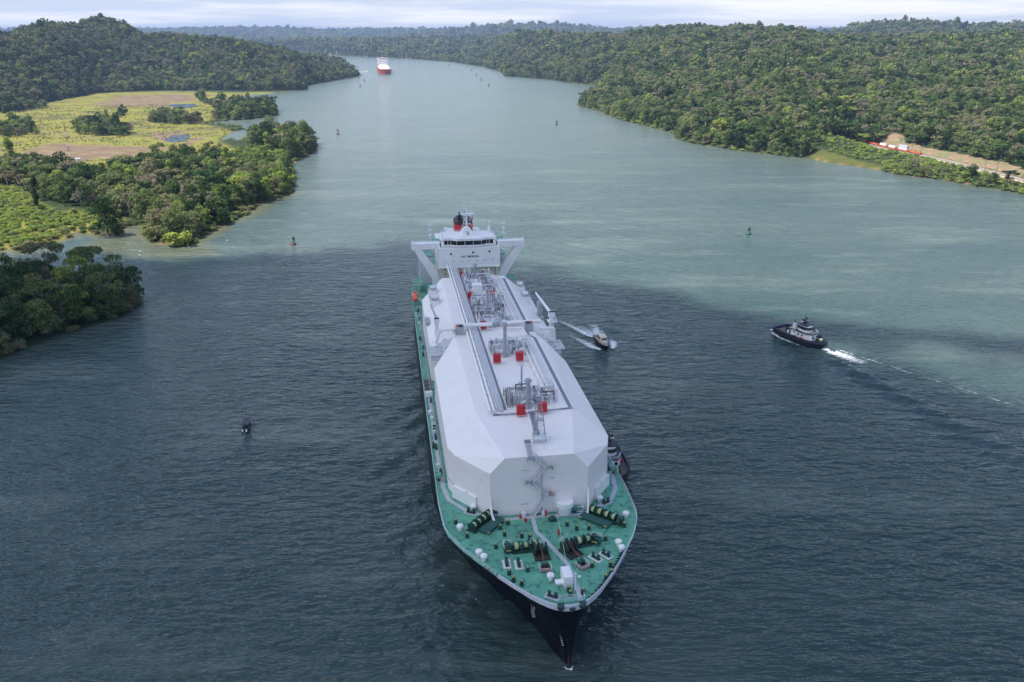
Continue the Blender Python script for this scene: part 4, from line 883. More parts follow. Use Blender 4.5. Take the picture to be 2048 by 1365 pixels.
# starboard grating well and deck odds and ends along both sides
mb = MB()
for i in range(9): mb.box((-22.75, 113 + i * 1.5, ZD + .12 + .25 * (i % 2)), (2.3, 1.0, .18))
mb.build('deck_grating', mat('brown_grating', (.14, .10, .075), .8, var=.3, vscale=1.5), ship)
MB().box((-23, 111.2, ZD + .9), (2.4, 1.2, 1.8)).build('gangway_house', M_white, ship)
rr = random.Random(4)
for sd in (-1, 1):
    for i in range(34):
        s = rr.uniform(50, 205); k = rr.random(); t = sd * rr.uniform(22.4, 23.9)
        if 108 < s < 130: continue
        if k < .45: MB().box((t, s + .75, ZD + .12), (.7, 2.3, .2)).lathe([(.34, .2), (.3, .9), (.38, 1.0)], (t, s, ZD), 8).lathe([(.34, .2), (.3, .9), (.38, 1.0)], (t, s + 1.5, ZD), 8).build('bollard', M_mach, ship)
        elif k < .75: MB().box((t, s, ZD + .5), (rr.uniform(.5, 1.0), rr.uniform(.6, 1.6), 1.0)).build('deck_box', M_whitefit, ship)
        else: MB().tube([(t, s, ZD), (t, s, ZD + 2.4), (t - sd * 1.0, s, ZD + 2.4)], .1).build('light_post', M_whitefit, ship)
    MB().tube([(sd * 22.0, 55, ZD + .4), (sd * 22.0, 200, ZD + .4)], .14, 6).tube([(sd * 22.4, 60, ZD + .35), (sd * 22.4, 200, ZD + .35)], .1, 6).build('deck_pipe', M_steel, ship)
    MB().box((sd * 23.4, 56.0 - 3 * (sd > 0), ZD + 1.6), (1.3, 1.6, .9)).build('valve_box', M_deck, ship); MB().cyl((sd * 23.4, 56.0 - 3 * (sd > 0), ZD), (sd * 23.4, 56.0 - 3 * (sd > 0), ZD + 1.2), .35).build('valve_stand', M_rust, ship)

# zig-zag stair on the front wall
def flight(a, b, y, wd=0.9):
    mb = MB(); n = max(4, int(abs(b[1] - a[1]) / .35))
    for yy in (y - wd / 2, y + wd / 2):
        mb.bar((a[0], yy, a[1]), (b[0], yy, b[1]), .24); mb.bar((a[0], yy, a[1] + 1), (b[0], yy, b[1] + 1), .11); mb.bar((a[0], yy, a[1] + .5), (b[0], yy, b[1] + .5), .08)
        for i in range(5): u = i / 4; x, z = a[0] + (b[0] - a[0]) * u, a[1] + (b[1] - a[1]) * u; mb.bar((x, yy, z), (x, yy, z + 1), .05)
    mb.mi = 1
    for i in range(n): u = (i + .5) / n; mb.box((a[0] + (b[0] - a[0]) * u, y, a[1] + (b[1] - a[1]) * u), (.34, wd, .2))
    return mb.build('stair_flight', [M_whitefit, M_grate], ship)
def landing(t, z, y, w=1.7):
    o = MB().box((t, y, z), (w, 1.3, .1)).bar((t - w / 2, y + .6, z - 1.4), (t - w / 2, y - .5, z), .1).bar((t + w / 2, y + .6, z - 1.4), (t + w / 2, y - .5, z), .1).build('stair_landing', M_grate, ship)
    MB().rail([(t - w / 2, y - .62, z), (t + w / 2, y - .62, z)], 1.05, .8, .055).rail([(t + (w / 2 if t > 0 else -w / 2), y - .62, z), (t + (w / 2 if t > 0 else -w / 2), y + .6, z)], 1.05, .8, .055).build('railing', M_whitefit, o)
YF = 35.7
flight((-1.3, 31.5), (1.4, 28.7), YF); landing(2.3, 28.7, YF); flight((1.4, 28.7), (-1.8, 24.9), YF); landing(-2.7, 24.9, YF); flight((-1.8, 24.9), (1.9, 21.0), YF); landing(2.8, 21.0, YF); flight((1.9, 21.0), (-1.3, ZD + .1), YF); landing(-2.2, 31.5, YF)
MB().box((2.8, YF, 21.35), (.9, .7, .6)).build('hose_box', M_red, ship)
mb = MB()
for i in range(9): mb.box((-2.2, 36.8 + i * .42, 31.6 + i * .1), (1.3, .24, .08))
mb.build('roof_steps', M_steel, ship); MB().box((-2.2, 41.6, 32.8), (1.7, 1.9, .1)).build('step_platform', M_grate, ship)
MB().rail([(-3.1, 36.6, 31.5), (-3.1, 42.4, 32.6)], 1.1, 1.1, .055).rail([(-1.3, 36.6, 31.5), (-1.3, 42.4, 32.6)], 1.1, 1.1, .055).build('railing', M_whitefit, ship)
MB().tube([(0.6, 36.2, ZD), (0.6, 36.2, 31)], .09).tube([(-4.5, 36.0, 27.9), (-2.4, 36.0, 27.9)], .08).tube([(-4.6, 36.0, 18.6), (-2.6, 36.0, 18.6)], .08).tube([(2.2, 36.0, 25.4), (3.6, 36.0, 25.4)], .08).build('wall_pipe', M_steel, ship)
# pipe and grey path climbing the forward roof
mb = MB(); mb.add([(1.1, 57.5, 32.95), (2.3, 57.5, 32.95), (1.7, 46, 32.2), (.6, 46, 32.2)], [(0, 1, 2, 3)]); mb.v = [(x, y, z + .12) for x, y, z in mb.v]; mb.build('roof_path', M_grate, ship)
MB().tube([(0.4, 57.5, 33.3), (0.3, 52, 32.9), (0.0, 46, 32.5), (-.6, 42, 32.2)], .22, 8).build('roof_pipe', M_white, ship)
# forward light mast (tripod lattice)
mb = MB(); top = [(0.6, 44.4), (1.5, 44.4), (1.05, 45.1)]; bot = [(-.6, 43.0), (2.8, 43.0), (1.1, 46.5)]
for a, b in zip(bot, top): mb.cyl((a[0], a[1], 31.9), (b[0], b[1], 43.5), .16, .1, 6)
for i in range(1, 6):
    u = i / 6; z = 31.9 + 11.6 * u; p = [(a[0] + (b[0] - a[0]) * u, a[1] + (b[1] - a[1]) * u, z) for a, b in zip(bot, top)]
    for j in range(3): mb.bar(p[j], p[(j + 1) % 3], .07); mb.bar(p[j], (p[(j + 1) % 3][0], p[(j + 1) % 3][1], z + 1.6), .05)
o = mb.build('foremast', M_steel, ship)
MB().box((1.05, 44.3, 37.2), (2.0, 1.6, .12)).rail([(.05, 43.55, 37.15), (2.05, 43.55, 37.15)], .9, .7, .05).build('mast_platform', M_steel, o); MB().box((1.05, 44.4, 43.6), (1.4, 1.1, .12)).build('mast_platform', M_steel, o)
MB().box((1.05, 43.8, 44.2), (.5, .4, .8)).tube([(1.05, 44.4, 43.6), (1.05, 44.4, 46.2)], .08).box((.4, 43.6, 37.7), (.4, .4, .6)).box((1.7, 43.6, 37.7), (.4, .4, .6)).build('navigation_light', M_whitefit, o)
mb = MB().box((1.0, 43.0, 33.0), (3.2, 2.2, .12))
for i in range(10): a = i * .63; mb.tube([(1 + 1.4 * math.cos(a), 43 + .9 * math.sin(a), 33), (1 + 1.9 * math.cos(a), 43 + 1.3 * math.sin(a), 34.1)], .1, 5)
mb.build('light_platform', M_whitefit, o)
MB().tube([(1.6, 43.0, 34.2), (2.4, 14.8, ZD + .2)], .045, 5).build('stay_wire', mat('wire_pale', (.6, .58, .42), .5), ship)

# ---- roof of the cover: pipe lanes, walkways, cabinets, masts
def lane(ts, rs_, s0, s1, z, name, m): 
    for t, r in zip(ts, rs_): MB().tube([(t, s0, z), (t, s1, z)], r, 10).build(name, m, ship)
lane([-9.3, -8.2], [.36, .36], 58.0, 206, 33.75, 'liquid_pipe', M_white); lane([-7.3], [.16], 60, 206, 33.6, 'liquid_pipe', M_white)
mb = MB()
for s in np.arange(60, 205, 5.0): mb.box((-8.3, s, 33.2), (2.6, .2, .4))
mb.build('pipe_support', M_whitefit, ship)
MB().box((-6.35, 132, 33.5), (.95, 146, .08)).build('catwalk', M_bulk, ship)
MB().rail([(-6.95, 60, 33.5), (-6.95, 205, 33.5)], 1.1, 2.5, .05).rail([(-5.75, 60, 33.5), (-5.75, 205, 33.5)], 1.1, 2.5, .05).build('railing', M_whitefit, ship)
MB().box((-5.0, 131, 33.06), (.75, 142, .06)).build('roof_path', M_grate, ship)
strip([(12.4, 58.6), (12.4, 114), (10.8, 117.5), (10.8, 122), (12.1, 124), (12.1, 186)], 1.0, 33.05, 'roof_path', M_grate)
strip([(-8.6, 57.6), (-2, 57.6), (6, 58.4), (12.6, 58.9)], .9, 32.98, 'roof_path', M_grate)
MB().rail([(-6.6, 56.6, 32.9), (-1.8, 56.6, 32.9)], 1.0, 1.1, .05).rail([(5.8, 57.4, 32.9), (9.6, 57.9, 32.9)], 1.0, 1.1, .05).rail([(12.9, 59, 33), (12.9, 57.6, 32.9), (11.8, 57.6, 32.9)], 1, 1, .05).build('railing', M_whitefit, ship)
lane([7.2, 8.6], [.3, .3], 68.5, 118, 34.0, 'vapour_pipe', M_white); lane([9.6, 10.3], [.16, .12], 68.5, 118, 33.8, 'vapour_pipe', M_whitefit)
lane([7.0, 8.3], [.34, .34], 126, 187, 34.1, 'vapour_pipe', M_white); lane([9.3, 10.2], [.18, .22], 126, 187, 33.9, 'vapour_pipe', M_whitefit)
mb = MB()
for s in list(np.arange(70, 118, 6.0)) + list(np.arange(128, 187, 5.0)):
    mb.bar((6.4, s, 33), (6.4, s, 34.6), .14); mb.bar((10.7, s, 33), (10.7, s, 34.6), .14); mb.bar((6.4, s, 34.6), (10.7, s, 34.6), .14); mb.bar((6.4, s, 33.6), (10.7, s, 33.6), .12)
mb.build('pipe_support', M_whitefit, ship)
CAB = [(-1.4, 56.4), (4.5, 57.1), (-2.8, 93.4), (4.2, 94.0), (-3.3, 124.6), (4.3, 159.4), (-4.2, 159.2), (4.2, 191.5), (-4.0, 192.5)]
for i, (t, s) in enumerate(CAB):
    sc = 1.0 if i < 4 else .9
    o = MB().box((0, 0, 1.75), (2.2, 1.5, 2.5)).box((0, 0, 3.02), (2.26, 1.56, .06)).build('fire_cabinet', M_red, ship, (t, s, roofz(t, min(s, 60)) - (0 if s < 190 else 1.2)), 0); o.scale = (sc, sc, sc)
    mb = MB()
    for a in (-.95, .95):
        for b in (-.6, .6): mb.bar((a, b, 0), (a, b, .5), .14)
    mb.box((0, -.76, .42), (2.3, .05, .1)).build('cabinet_legs', M_whitefit, o); MB().box((.3, -.77, 1.8), (.06, .03, 2.1)).box((-.9, -.77, 1.9), (.1, .04, .2)).build('cabinet_door_gap', M_rust, o)
    MB().cyl((-.5, 0, 3.0), (-.5, 0, 3.4), .12).cyl((.6, .3, 3.0), (.6, .3, 3.35), .1).build('cabinet_vent', M_red, o)
def ventmast(t, s, h, r=.5):
    z = roofz(t, s); o = MB().lathe([(r * 1.3, 0), (r * 1.3, .5), (r, .6), (r, h - .9)], (t, s, z), 14).build('vent_mast', M_steel, ship)
    MB().lathe([(r, h - .95), (r * 1.9, h - .8), (r * 1.9, h - .45), (r * 1.2, h - .3), (r * 1.2, h)], (t, s, z), 14).build('mast_cap', M_steel, o)
    mb = MB()
    for i in range(int(h / .4)): mb.bar((t + r + .25, s - .2, z + .3 + i * .4), (t + r + .25, s + .2, z + .3 + i * .4), .04)
    mb.bar((t + r + .25, s - .2, z), (t + r + .25, s - .2, z + h - 1), .05).bar((t + r + .25, s + .2, z), (t + r + .25, s + .2, z + h - 1), .05).build('mast_ladder', M_whitefit, o)
    MB().tube([(t - r * 2.6, s + .8, z), (t - r * 2.6, s + .8, z + 1.4), (t - r * .9, s + .2, z + 2.2)], .28, 8).tube([(t + r * 2.6, s + .8, z), (t + r * 2.6, s + .8, z + 1.4), (t + r * .9, s + .2, z + 2.2)], .28, 8).build('relief_pipe', M_whitefit, o)
ventmast(1.1, 60.2, 8.6, .55); ventmast(0.3, 98.5, 11.2, .5); ventmast(0.2, 142, 9.5, .5); ventmast(0.5, 186, 6.5, .5)
o = MB().cyl((1.1, 71, 33), (1.1, 71, 41), .32, .22, 10).build('light_mast', M_steel, ship); MB().box((1.1, 71, 41), (1.3, .9, .1)).rail([(.5, 70.6, 41), (1.7, 70.6, 41)], .8, .6, .05).box((.6, 70.8, 41.5), (.35, .3, .5)).box((1.6, 70.8, 41.5), (.35, .3, .5)).build('flood_light', M_whitefit, o)
MB().cyl((-3.6, 61.5, 33), (-3.6, 61.5, 39), .22, .2, 8).build('light_mast', M_steel, ship)
# domes and pipework of each tank
def dome(s0, s1, t0, t1, seed, n=26):
    r = random.Random(seed); z = 33.0; cs = (s0 + s1) / 2; ct = 0.4
    MB().lathe([(3.3, 0), (3.3, 1.1), (2.8, 1.5), (.4, 1.7)], (ct, cs, z), 20).build('tank_dome', M_whitefit, ship)
    o = MB()
    for a in (-3.6, 3.6): o.box((ct + a, cs, z + 2.2), (1.1, s1 - s0 - 2, .08))
    o.box((ct, s1 - 1.4, z + 2.2), (8.2, 1.1, .08)); o = o.build('dome_platform', M_grate, ship)
    mb = MB()
    for a in (-4.1, 4.1):
        for s in np.linspace(s0 + 1, s1 - 1, 4): mb.bar((ct + a, s, z), (ct + a, s, z + 2.2), .14)
        mb.rail([(ct + a, s0 + 1, z + 2.2), (ct + a, s1 - 1, z + 2.2)], 1.0, 1.4, .05)
    mb.rail([(ct - 4.1, s0 + 1, z + 2.2), (ct + 4.1, s0 + 1, z + 2.2)], 1.0, 1.4, .05).build('railing', M_whitefit, o)
    for q in range(n):
        mb = MB(); t = r.uniform(t0, t1); s = r.uniform(s0, s1); rad = r.choice([.1, .14, .2, .28]); zz_ = z + r.uniform(.5, 2.4)
        if r.random() < .55: e = r.uniform(t0, t1); pts = [(t, s, z), (t, s, zz_), (e, s, zz_), (e, s + r.uniform(-2, 2), zz_)]
        else: e = r.uniform(s0, s1); pts = [(t, s, z), (t, s, zz_), (t, e, zz_), (t, e, z)]
        if q < 16: mb.tube(pts, rad, 7).build('cargo_pipe', r.choice([M_whitefit, M_white, M_whitefit, M_steel]), ship)
        else:
            for _ in range(3): x, y = r.uniform(t0, t1), r.uniform(s0, s1); mb.cyl((x, y, z), (x, y, z + 1.2), .1).cyl((x - .22, y, z + 1.2), (x + .22, y, z + 1.2), .28, .28, 10).box((x, y, z + .7), (.5, .45, .45))
            mb.build('valve_group', r.choice([M_steel, M_rust, M_steel, M_whitefit]), ship)
    mb = MB()
    for q in range(int(n * 1.3)):
        t = r.uniform(t0, t1); s = r.uniform(s0, s1); rad = r.choice([.07, .09, .12, .16]); zz_ = z + r.uniform(.4, 4.2); e = min(max(t + r.uniform(-5, 5), t0), t1); e2 = min(max(s + r.uniform(-6, 6), s0), s1)
        mb.mi = r.choice([0, 0, 0, 0, 0, 1, 1, 2]); mb.tube([(t, s, z), (t, s, zz_), (e, s, zz_), (e, e2, zz_), (e, e2, z)], rad, 6)
    for q in range(7):
        t = r.uniform(t0, t1 - 2); s = r.uniform(s0, s1 - 2); hh = r.uniform(1.8, 4.5); w_ = r.uniform(1.5, 3.0); mb.mi = r.choice([0, 1])
        for a in (0, w_):
            for b in (0, w_): mb.bar((t + a, s + b, z), (t + a, s + b, z + hh), .12)
        for k in (hh * .5, hh): mb.tube([(t, s, z + k), (t + w_, s, z + k), (t + w_, s + w_, z + k), (t, s + w_, z + k), (t, s, z + k)], .06, 4)
    po = mb.build('pipework', [M_whitefit, M_steel, M_rust], ship); po['kind'] = 'stuff'
    for q in range(4): t, s = r.uniform(t0, t1), r.uniform(s0, s1); MB().box((t, s, z + r.uniform(.5, .9)), (r.uniform(.8, 1.8), r.uniform(.6, 1.6), 1.6)).build('junction_box', r.choice([M_whitefit, M_steel, M_white]), ship)
dome(61.5, 70.5, -4.2, 9.5, 2); dome(99, 108, -3.5, 8.6, 3); dome(139, 158, -5, 7.5, 4, 34); dome(167, 190, -4.6, 7.0, 5, 40); dome(126, 136, -4.0, 6.5, 8, 22)
MB().box((-1.2, 163.5, 35.3), (3.6, 3.2, 4.6)).build('machinery_house', M_white, ship); MB().box((5.2, 134, 34.3), (3.6, 3.0, .4)).box((5.2, 134, 33.6), (2.8, 2.2, 1.2)).build('skid_roof', M_cream, ship)
# crossover pipes over the manifold
for pts, r_ in (([(-19.5, 122.8, 29.5), (-18.2, 122.8, 34.2), (-12.5, 122.8, 34.4)], .5), ([(-13.0, 123.4, 35.2), (-0.6, 123.4, 35.2)], .66), ([(-12.9, 123.4, 35.2), (-13.4, 123.4, 33.2)], .6), ([(3.6, 123.4, 33), (3.6, 123.4, 36.4)], .55), ([(3.9, 123.6, 35.4), (16.2, 123.6, 35.4)], .62), ([(15.5, 121.6, 33.6), (20.3, 121.6, 33.2), (20.6, 121.6, 29.2)], .5), ([(4.6, 121.4, 34.2), (9.4, 121.2, 34.2), (9.6, 114, 34.0)], .34)):
    MB().tube(pts, r_, 12).build('crossover_pipe', M_white, ship)
for sd in (-1, 1):
    o = MB().box((sd * 11.6, 121.4, 34.4), (2.6, 2.2, 2.6)).build('control_cabin', M_steel, ship); MB().box((sd * 11.2, 121.4, 35.9), (1.2, 1.6, .5)).build('cabin_top', mat('dark_blue_box', (.02, .03, .09), .5), o); MB().box((sd * 12.3, 121.2, 36.0), (.8, .9, .8)).build('cabin_lamp', mat('orange_box', (.6, .16, .05), .5), o)
    MB().box((sd * 17.6, 119.0, 27.0), (8.0, 9.5, .25)).build('manifold_platform', M_walk, ship)
    MB().rail([(sd * 21.4, 114.4, 27.1), (sd * 21.4, 123.6, 27.1)], 1.1, 1.2, .06).rail([(sd * 14, 124.1, 33), (sd * 21.3, 124.4, 27.9)], 1.1, 1.2, .06).rail([(sd * 13.4, 117, 33), (sd * 13.4, 126, 33)], 1.1, 1.2, .06).build('railing', M_whitefit, ship)
    r = random.Random(40 + sd); 
    for i in range(6): s = 115.5 + i * 1.5; MB().tube([(sd * 13.6, s, 31.5 - i * .1), (sd * 16.8, s, 31.0), (sd * 17.2, s, 28.4), (sd * 22.6, s, 28.2)], .26, 8).cyl((sd * 22.6, s, 28.2), (sd * 22.8, s, 28.2), .45, .45, 12).build('manifold_pipe', M_whitefit, ship)
    mb = MB()
    for i in range(14): x, y = sd * r.uniform(15, 21), r.uniform(115, 123.5); mb.cyl((x, y, 27.1), (x, y, 28.4), .12).cyl((x - .2, y, 28.4), (x + .2, y, 28.4), .3, .3, 8)
    mb.build('valve_group', M_steel, ship)
    for s in (163, 176.5):
        t = 17.4; o = MB().box((sd * t, s, 30.0), (3.4, 4.2, 4.4)).build('hatch_trunk', M_white, ship); MB().rail([(sd * t - 1.6, s - 2, 32.2), (sd * t + 1.6, s - 2, 32.2), (sd * t + 1.6, s + 2, 32.2), (sd * t - 1.6, s + 2, 32.2), (sd * t - 1.6, s - 2, 32.2)], 1.6, 1.0, .07).build('railing', M_steel, o)
        MB().box((sd * t, s + .6, 32.9), (2.2, 1.8, 1.2)).lathe([(.9, 0), (1.0, .2), (.2, .5)], (sd * t, s - .8, 33.1), 12).build('hatch_fittings', M_whitefit, o)
# hose cranes
o = MB().cyl((20.6, 127.6, 27.2), (20.6, 127.6, 35.5), .9, .75, 12).box((20.6, 127.6, 36.3), (2.0, 2.2, 1.8)).build('hose_crane', M_white, ship); MB().cyl((20.4, 128.0, 36.6), (19.2, 151, 37.0), .55, .3, 8).build('crane_jib', M_white, o); MB().rail([(19.4, 126, 34), (22.2, 126, 34), (22.2, 129, 34)], 1.1, .8, .06).box((20.8, 127.4, 33.9), (3.2, 3.6, .12)).build('crane_platform', M_whitefit, o); MB().cyl((19.6, 127.2, 37.1), (21.6, 127.2, 37.1), .5).build('crane_winch', M_black, o)
MB().box((20.6, 150, 31.5), (1.6, 3.0, 4.6)).rail([(19.8, 148.4, 33.8), (21.6, 148.4, 33.8), (21.6, 152, 33.8)], 1.1, .8, .06).build('jib_rest', M_steel, ship)
o = MB().cyl((-18.6, 131, 28), (-18.6, 131, 34), .75, .65, 12).box((-18.6, 131, 34.8), (1.8, 2.2, 1.6)).build('hose_crane', M_whitefit, ship); MB().cyl((-18.6, 131.4, 35.2), (-19.3, 153, 33.6), .45, .28, 8).build('crane_jib', M_steel, o); MB().cyl((-19.4, 130.6, 35.6), (-17.8, 130.6, 35.6), .45).build('crane_winch', M_black, o)
for sd in (-1, 1): MB().box((sd * 20.9, 149.5, 28.4), (1.6, 7.0, 1.2), 0, .6, 1).build('crane_recess', M_steel, ship)

# ---- accommodation, wheelhouse, wings, funnel
MB().box((0.4, 222.5, 24.0), (26.0, 26.0, 17.0)).build('lower_house', M_cream, ship)
acc = MB().box((0.4, 221.5, 36.5), (26.2, 29, 8.8)).box((0.4, 206.85, 32.5), (27.6, .5, .25)).build('accommodation_block', M_white, ship)
for t, z in ((-7.5, 38.4), (1.9, 38.8), (9.0, 39.0)): MB().box((t, 206.96, z), (.8, .1, .7)).build('window', M_glass, acc)
for i in range(7): MB().box((-10 + i * 3.4, 206.9, 35.0 + .08 * i), (.7, .25, .3)).build('wall_lamp', M_steel, acc)
lh = None
mb = MB()
for t, z in ((-9.9, 31), (-9.9, 29), (-9.9, 27.3), (-4.2, 30.3), (-1.2, 30.5), (3.6, 30.8)): mb.box((t, 209.45, z), (.5, .1, .6))
mb.build('house_windows', mat('window_dull', (.10, .09, .08), .3), ship)
for t in (8.3, 10.2): MB().box((t, 209.4, 30.9), (1.0, .2, .7)).build('wall_louvre', M_steel, ship)
MB().tube([(-1.6, 209.3, 32.2), (-1.6, 209.3, 31.2), (-2.6, 209.3, 30.8), (-2.6, 209.3, 29.0)], .16).tube([(2, 209.3, 31.9), (12, 209.3, 32.1)], .1).tube([(11.6, 209.3, 32.0), (11.6, 209.3, 27)], .14).build('fire_main', mat('red_brown_pipe', (.35, .10, .05), .6), ship)
# letters
def text_mesh(body, size, name, m, loc, rot, parent, depth=.02):
    cu = bpy.data.curves.new(name, 'FONT'); cu.body = body; cu.size = size; cu.align_x = 'CENTER'; cu.extrude = depth; cu.offset = .01
    tmp = bpy.data.objects.new(name, cu); COL.objects.link(tmp); me = bpy.data.meshes.new_from_object(tmp.evaluated_get(bpy.context.evaluated_depsgraph_get())); bpy.data.objects.remove(tmp)
    me.materials.clear(); me.materials.append(m); me.name = name
    o = bpy.data.objects.new(name, me); link(o, parent); o.location = loc; o.rotation_euler = rot; return o
text_mesh('NO  SMOKING', 1.15, 'lettering', M_letter, (0.7, 206.9, 36.75), (R(90), 0, 0), acc)
plan = [(-11.4, 209.6), (-7.2, 209.6), (-4.9, 207.9), (5.7, 207.9), (8.0, 209.6), (12.2, 209.6), (12.2, 222), (-11.4, 222)]
big = lambda p, k: [(.4 + (x - .4) * k, y + (-.35 if y < 215 else 0)) for x, y in p]
wh = MB().prism(plan, 40.9, 43.9).prism(big(plan, 1.02), 43.9, 44.2).prism(big(plan, 1.02), 40.7, 40.9).build('wheelhouse', M_white, ship)
def win(a, b, nm='window'):
    a, b = Vector(a), Vector(b); d = (b - a).normalized(); n = Vector((d.y, -d.x)) * .06; p = a + d * .10 + n; q = b - d * .10 + n; n2 = n * 0.6
    m = MB(); m.add([(p.x, p.y, 41.9), (q.x, q.y, 41.9), (q.x, q.y, 43.62), (p.x, p.y, 43.62), (p.x - n.x * 1.5, p.y - n.y * 1.5, 41.9), (q.x - n.x * 1.5, q.y - n.y * 1.5, 41.9), (q.x - n.x * 1.5, q.y - n.y * 1.5, 43.62), (p.x - n.x * 1.5, p.y - n.y * 1.5, 43.62)], [(0, 1, 2, 3), (7, 6, 5, 4), (0, 4, 5, 1), (1, 5, 6, 2), (2, 6, 7, 3), (3, 7, 4, 0)]); m.build(nm, M_glass, wh)
for a, b in (((-10.2, 209.6), (-8.5, 209.6)), ((-8.5, 209.6), (-7.2, 209.6)), ((-7.2, 209.6), (-4.9, 207.9)), ((-4.9, 207.9), (-1.4, 207.9)), ((-1.4, 207.9), (2.2, 207.9)), ((2.2, 207.9), (5.7, 207.9)), ((5.7, 207.9), (8.0, 209.6)), ((8.0, 209.6), (9.3, 209.6)), ((9.3, 209.6), (11.0, 209.6))): win(a, b)
MB().prism(big(plan, .95), 44.2, 44.75).build('compass_deck', M_white, ship); MB().rail([(-10.6, 210, 44.6), (-10.6, 221, 44.6), (11.4, 221, 44.6), (11.4, 210, 44.6)], 1.0, 1.6, .06).build('railing', M_whitefit, ship)
MB().tube([(-11.3, 207.6 + 2, 41.05), (-7.2, 209.2, 41.05), (-4.9, 207.5, 41.05), (5.7, 207.5, 41.05), (8, 209.2, 41.05), (12.1, 209.2, 41.05)], .05, 5).build('window_ledge_rail', M_steel, ship)
for sd in (-1, 1):
    c = .4 + sd * 0; X = lambda t: c + sd * (t - .2)
    mb = MB(); extr(mb, [(X(12.5), 42.6), (X(24.6), 42.6), (X(24.6), 40.2), (X(23.4), 39.4), (X(20.6), 40.2), (X(14.8), 40.2), (X(13.9), 39.4), (X(12.5), 39.4)][::sd], 209.8, 213.6); w = mb.build('bridge_wing', M_white, ship)
    mb = MB(); extr(mb, [(X(23.4), 39.4), (X(20.6), 40.2), (X(13.6), 30.0), (X(13.0), 26.0), (X(13.0), 15.6), (X(16.2), 15.6), (X(16.0), 26.6)][::sd], 210.0, 213.3); mb.build('wing_leg', M_white, ship)
    MB().box((X(14.6), 216.8, 41.9), (4.4, 6.0, .9)).build('wing_deck', M_deck, ship); MB().rail([(X(13), 213.4, 42.6), (X(24.4), 213.4, 42.6), (X(24.4), 210, 42.6)], .5, 1.5, .05).box((X(24.0), 212, 43.0), (.9, 1.2, .8)).build('wing_console', M_whitefit, ship)
    o = MB().cyl((X(16.2), 215, 42), (X(16.2), 215, 50.2), .28, .16, 8).build('signal_mast', M_whitefit, ship); mb = MB()
    for z in (45, 47, 49.2): mb.lathe([(.75, 0), (.85, .12), (.75, .24)], (X(16.2), 215, z), 12).box((X(16.2) - .4, 214.6, z + .5), (.4, .4, .5))
    mb.build('lamp_ring', M_white, o)
    MB().box((X(17.4), 247, 22.0), (6.0, 9, 13.0)).build('side_house', M_bulk, ship); MB().box((X(17.4), 247, 28.6), (6.2, 9.2, .3)).build('side_house_roof', M_deck, ship); MB().rail([(X(14.6), 242.6, 28.7), (X(20.3), 242.6, 28.7), (X(20.3), 251, 28.7)], 1.1, 1.5, .06).build('railing', M_whitefit, ship)
    MB().box((X(21.6), 233, 19.6), (5.0, 9, .25)).box((X(19.2), 233, 17.5), (.3, 8.6, 4)).build('boat_deck', M_deck, ship)
    MB().rail([(X(19.4), 228.4, 19.7), (X(24.0), 228.4, 19.7), (X(24.0), 237, 19.7)], 1.2, 1.2, .07).bar((X(24), 228.6, ZD), (X(24), 228.6, 19.6), .22).bar((X(21.5), 228.6, ZD), (X(21.5), 228.6, 19.6), .2).bar((X(19.4), 228.45, 19.4), (X(24.1), 228.45, 19.4), .35).build('boat_deck_frame', M_cream, ship)
    mb = MB()
    for s in (207.0, 216.0): mb.tube([(X(20.6), s, ZD), (X(21.6), s, 18.6), (X(23.8), s, 20.2)], .2, 6)
    mb.tube([(X(21), 206, ZD + .2), (X(23.6), 198, ZD + 3.2)], .16).build('boat_davit', M_cream, ship)
    for i in range(5): z = 32 - i * 3.2; MB().box((X(15.2), 219.5, z), (1.4, 5, .15)).bar((X(15.8), 217, z), (X(15.8), 222, z - 3.2), .12).build('side_stair', M_deck, ship)
MB().tube([(-8.9, 216, 44.6), (-8.9, 216, 46.6)], .14).ellipsoid((-8.9, 216, 47.3), .75, .75, .85).build('satellite_dome', M_white, ship)
MB().cyl((10.2, 217, 44.6), (10.2, 217, 48.2), .75, .55, 10).rail([(9.3, 216.4, 47), (11.1, 216.4, 47)], 1.4, .6, .06).ellipsoid((10.2, 217, 49.6), .5, .5, .55).build('satellite_dome', M_white, ship)
o = MB().prism([(-2.6, 214), (3.2, 214), (3.2, 219), (-2.6, 219)], 44.6, 47.8, [(-.8, 215), (1.4, 215), (1.4, 218), (-.8, 218)]).cyl((.3, 216.5, 47.5), (.3, 216.5, 56.0), .5, .28, 10).cyl((.3, 216.5, 56), (.3, 216.5, 57.4), .14, .07, 8).build('radar_mast', M_white, ship)
MB().box((.5, 216.3, 53.6), (5.8, 2.4, .25)).prism([(-1.2, 215.6), (2.0, 215.6), (2.0, 217.2), (-1.2, 217.2)], 52.6, 53.5, [(-2.2, 215.3), (3.2, 215.3), (3.2, 217.4), (-2.2, 217.4)]).rail([(-2.3, 215.1, 53.7), (3.4, 215.1, 53.7)], .9, .9, .05).tube([(2.4, 216.3, 53.6), (2.4, 216.3, 57.2)], .12).box((.9, 215.4, 46.9), (2.0, .3, .35)).tube([(-1.9, 216, 53.7), (-1.9, 216, 55.6)], .12).build('mast_platform', M_white, o)
MB().box((-1.9, 216, 55.8), (3.0, .25, .3), .2).box((.4, 215.4, 49.4), (3.2, .25, .35), -.15).box((.4, 215.6, 49.0), (.5, .6, .6)).build('radar_scanner', M_whitefit, o)
mb = MB(); 
for a in ((-3.4, 213), (4.0, 213), (-2.6, 220)): mb.tube([(a[0], a[1], 44.6), (.3, 216.5, 53.4)], .06, 5)
mb.build('mast_stay', M_whitefit, o)
MB().box((.6, 213.8, 45.7), (.35, .3, 1.4)).box((-.2, 213.8, 46.3), (.3, .3, .4)).build('mast_lamp', M_black, o)
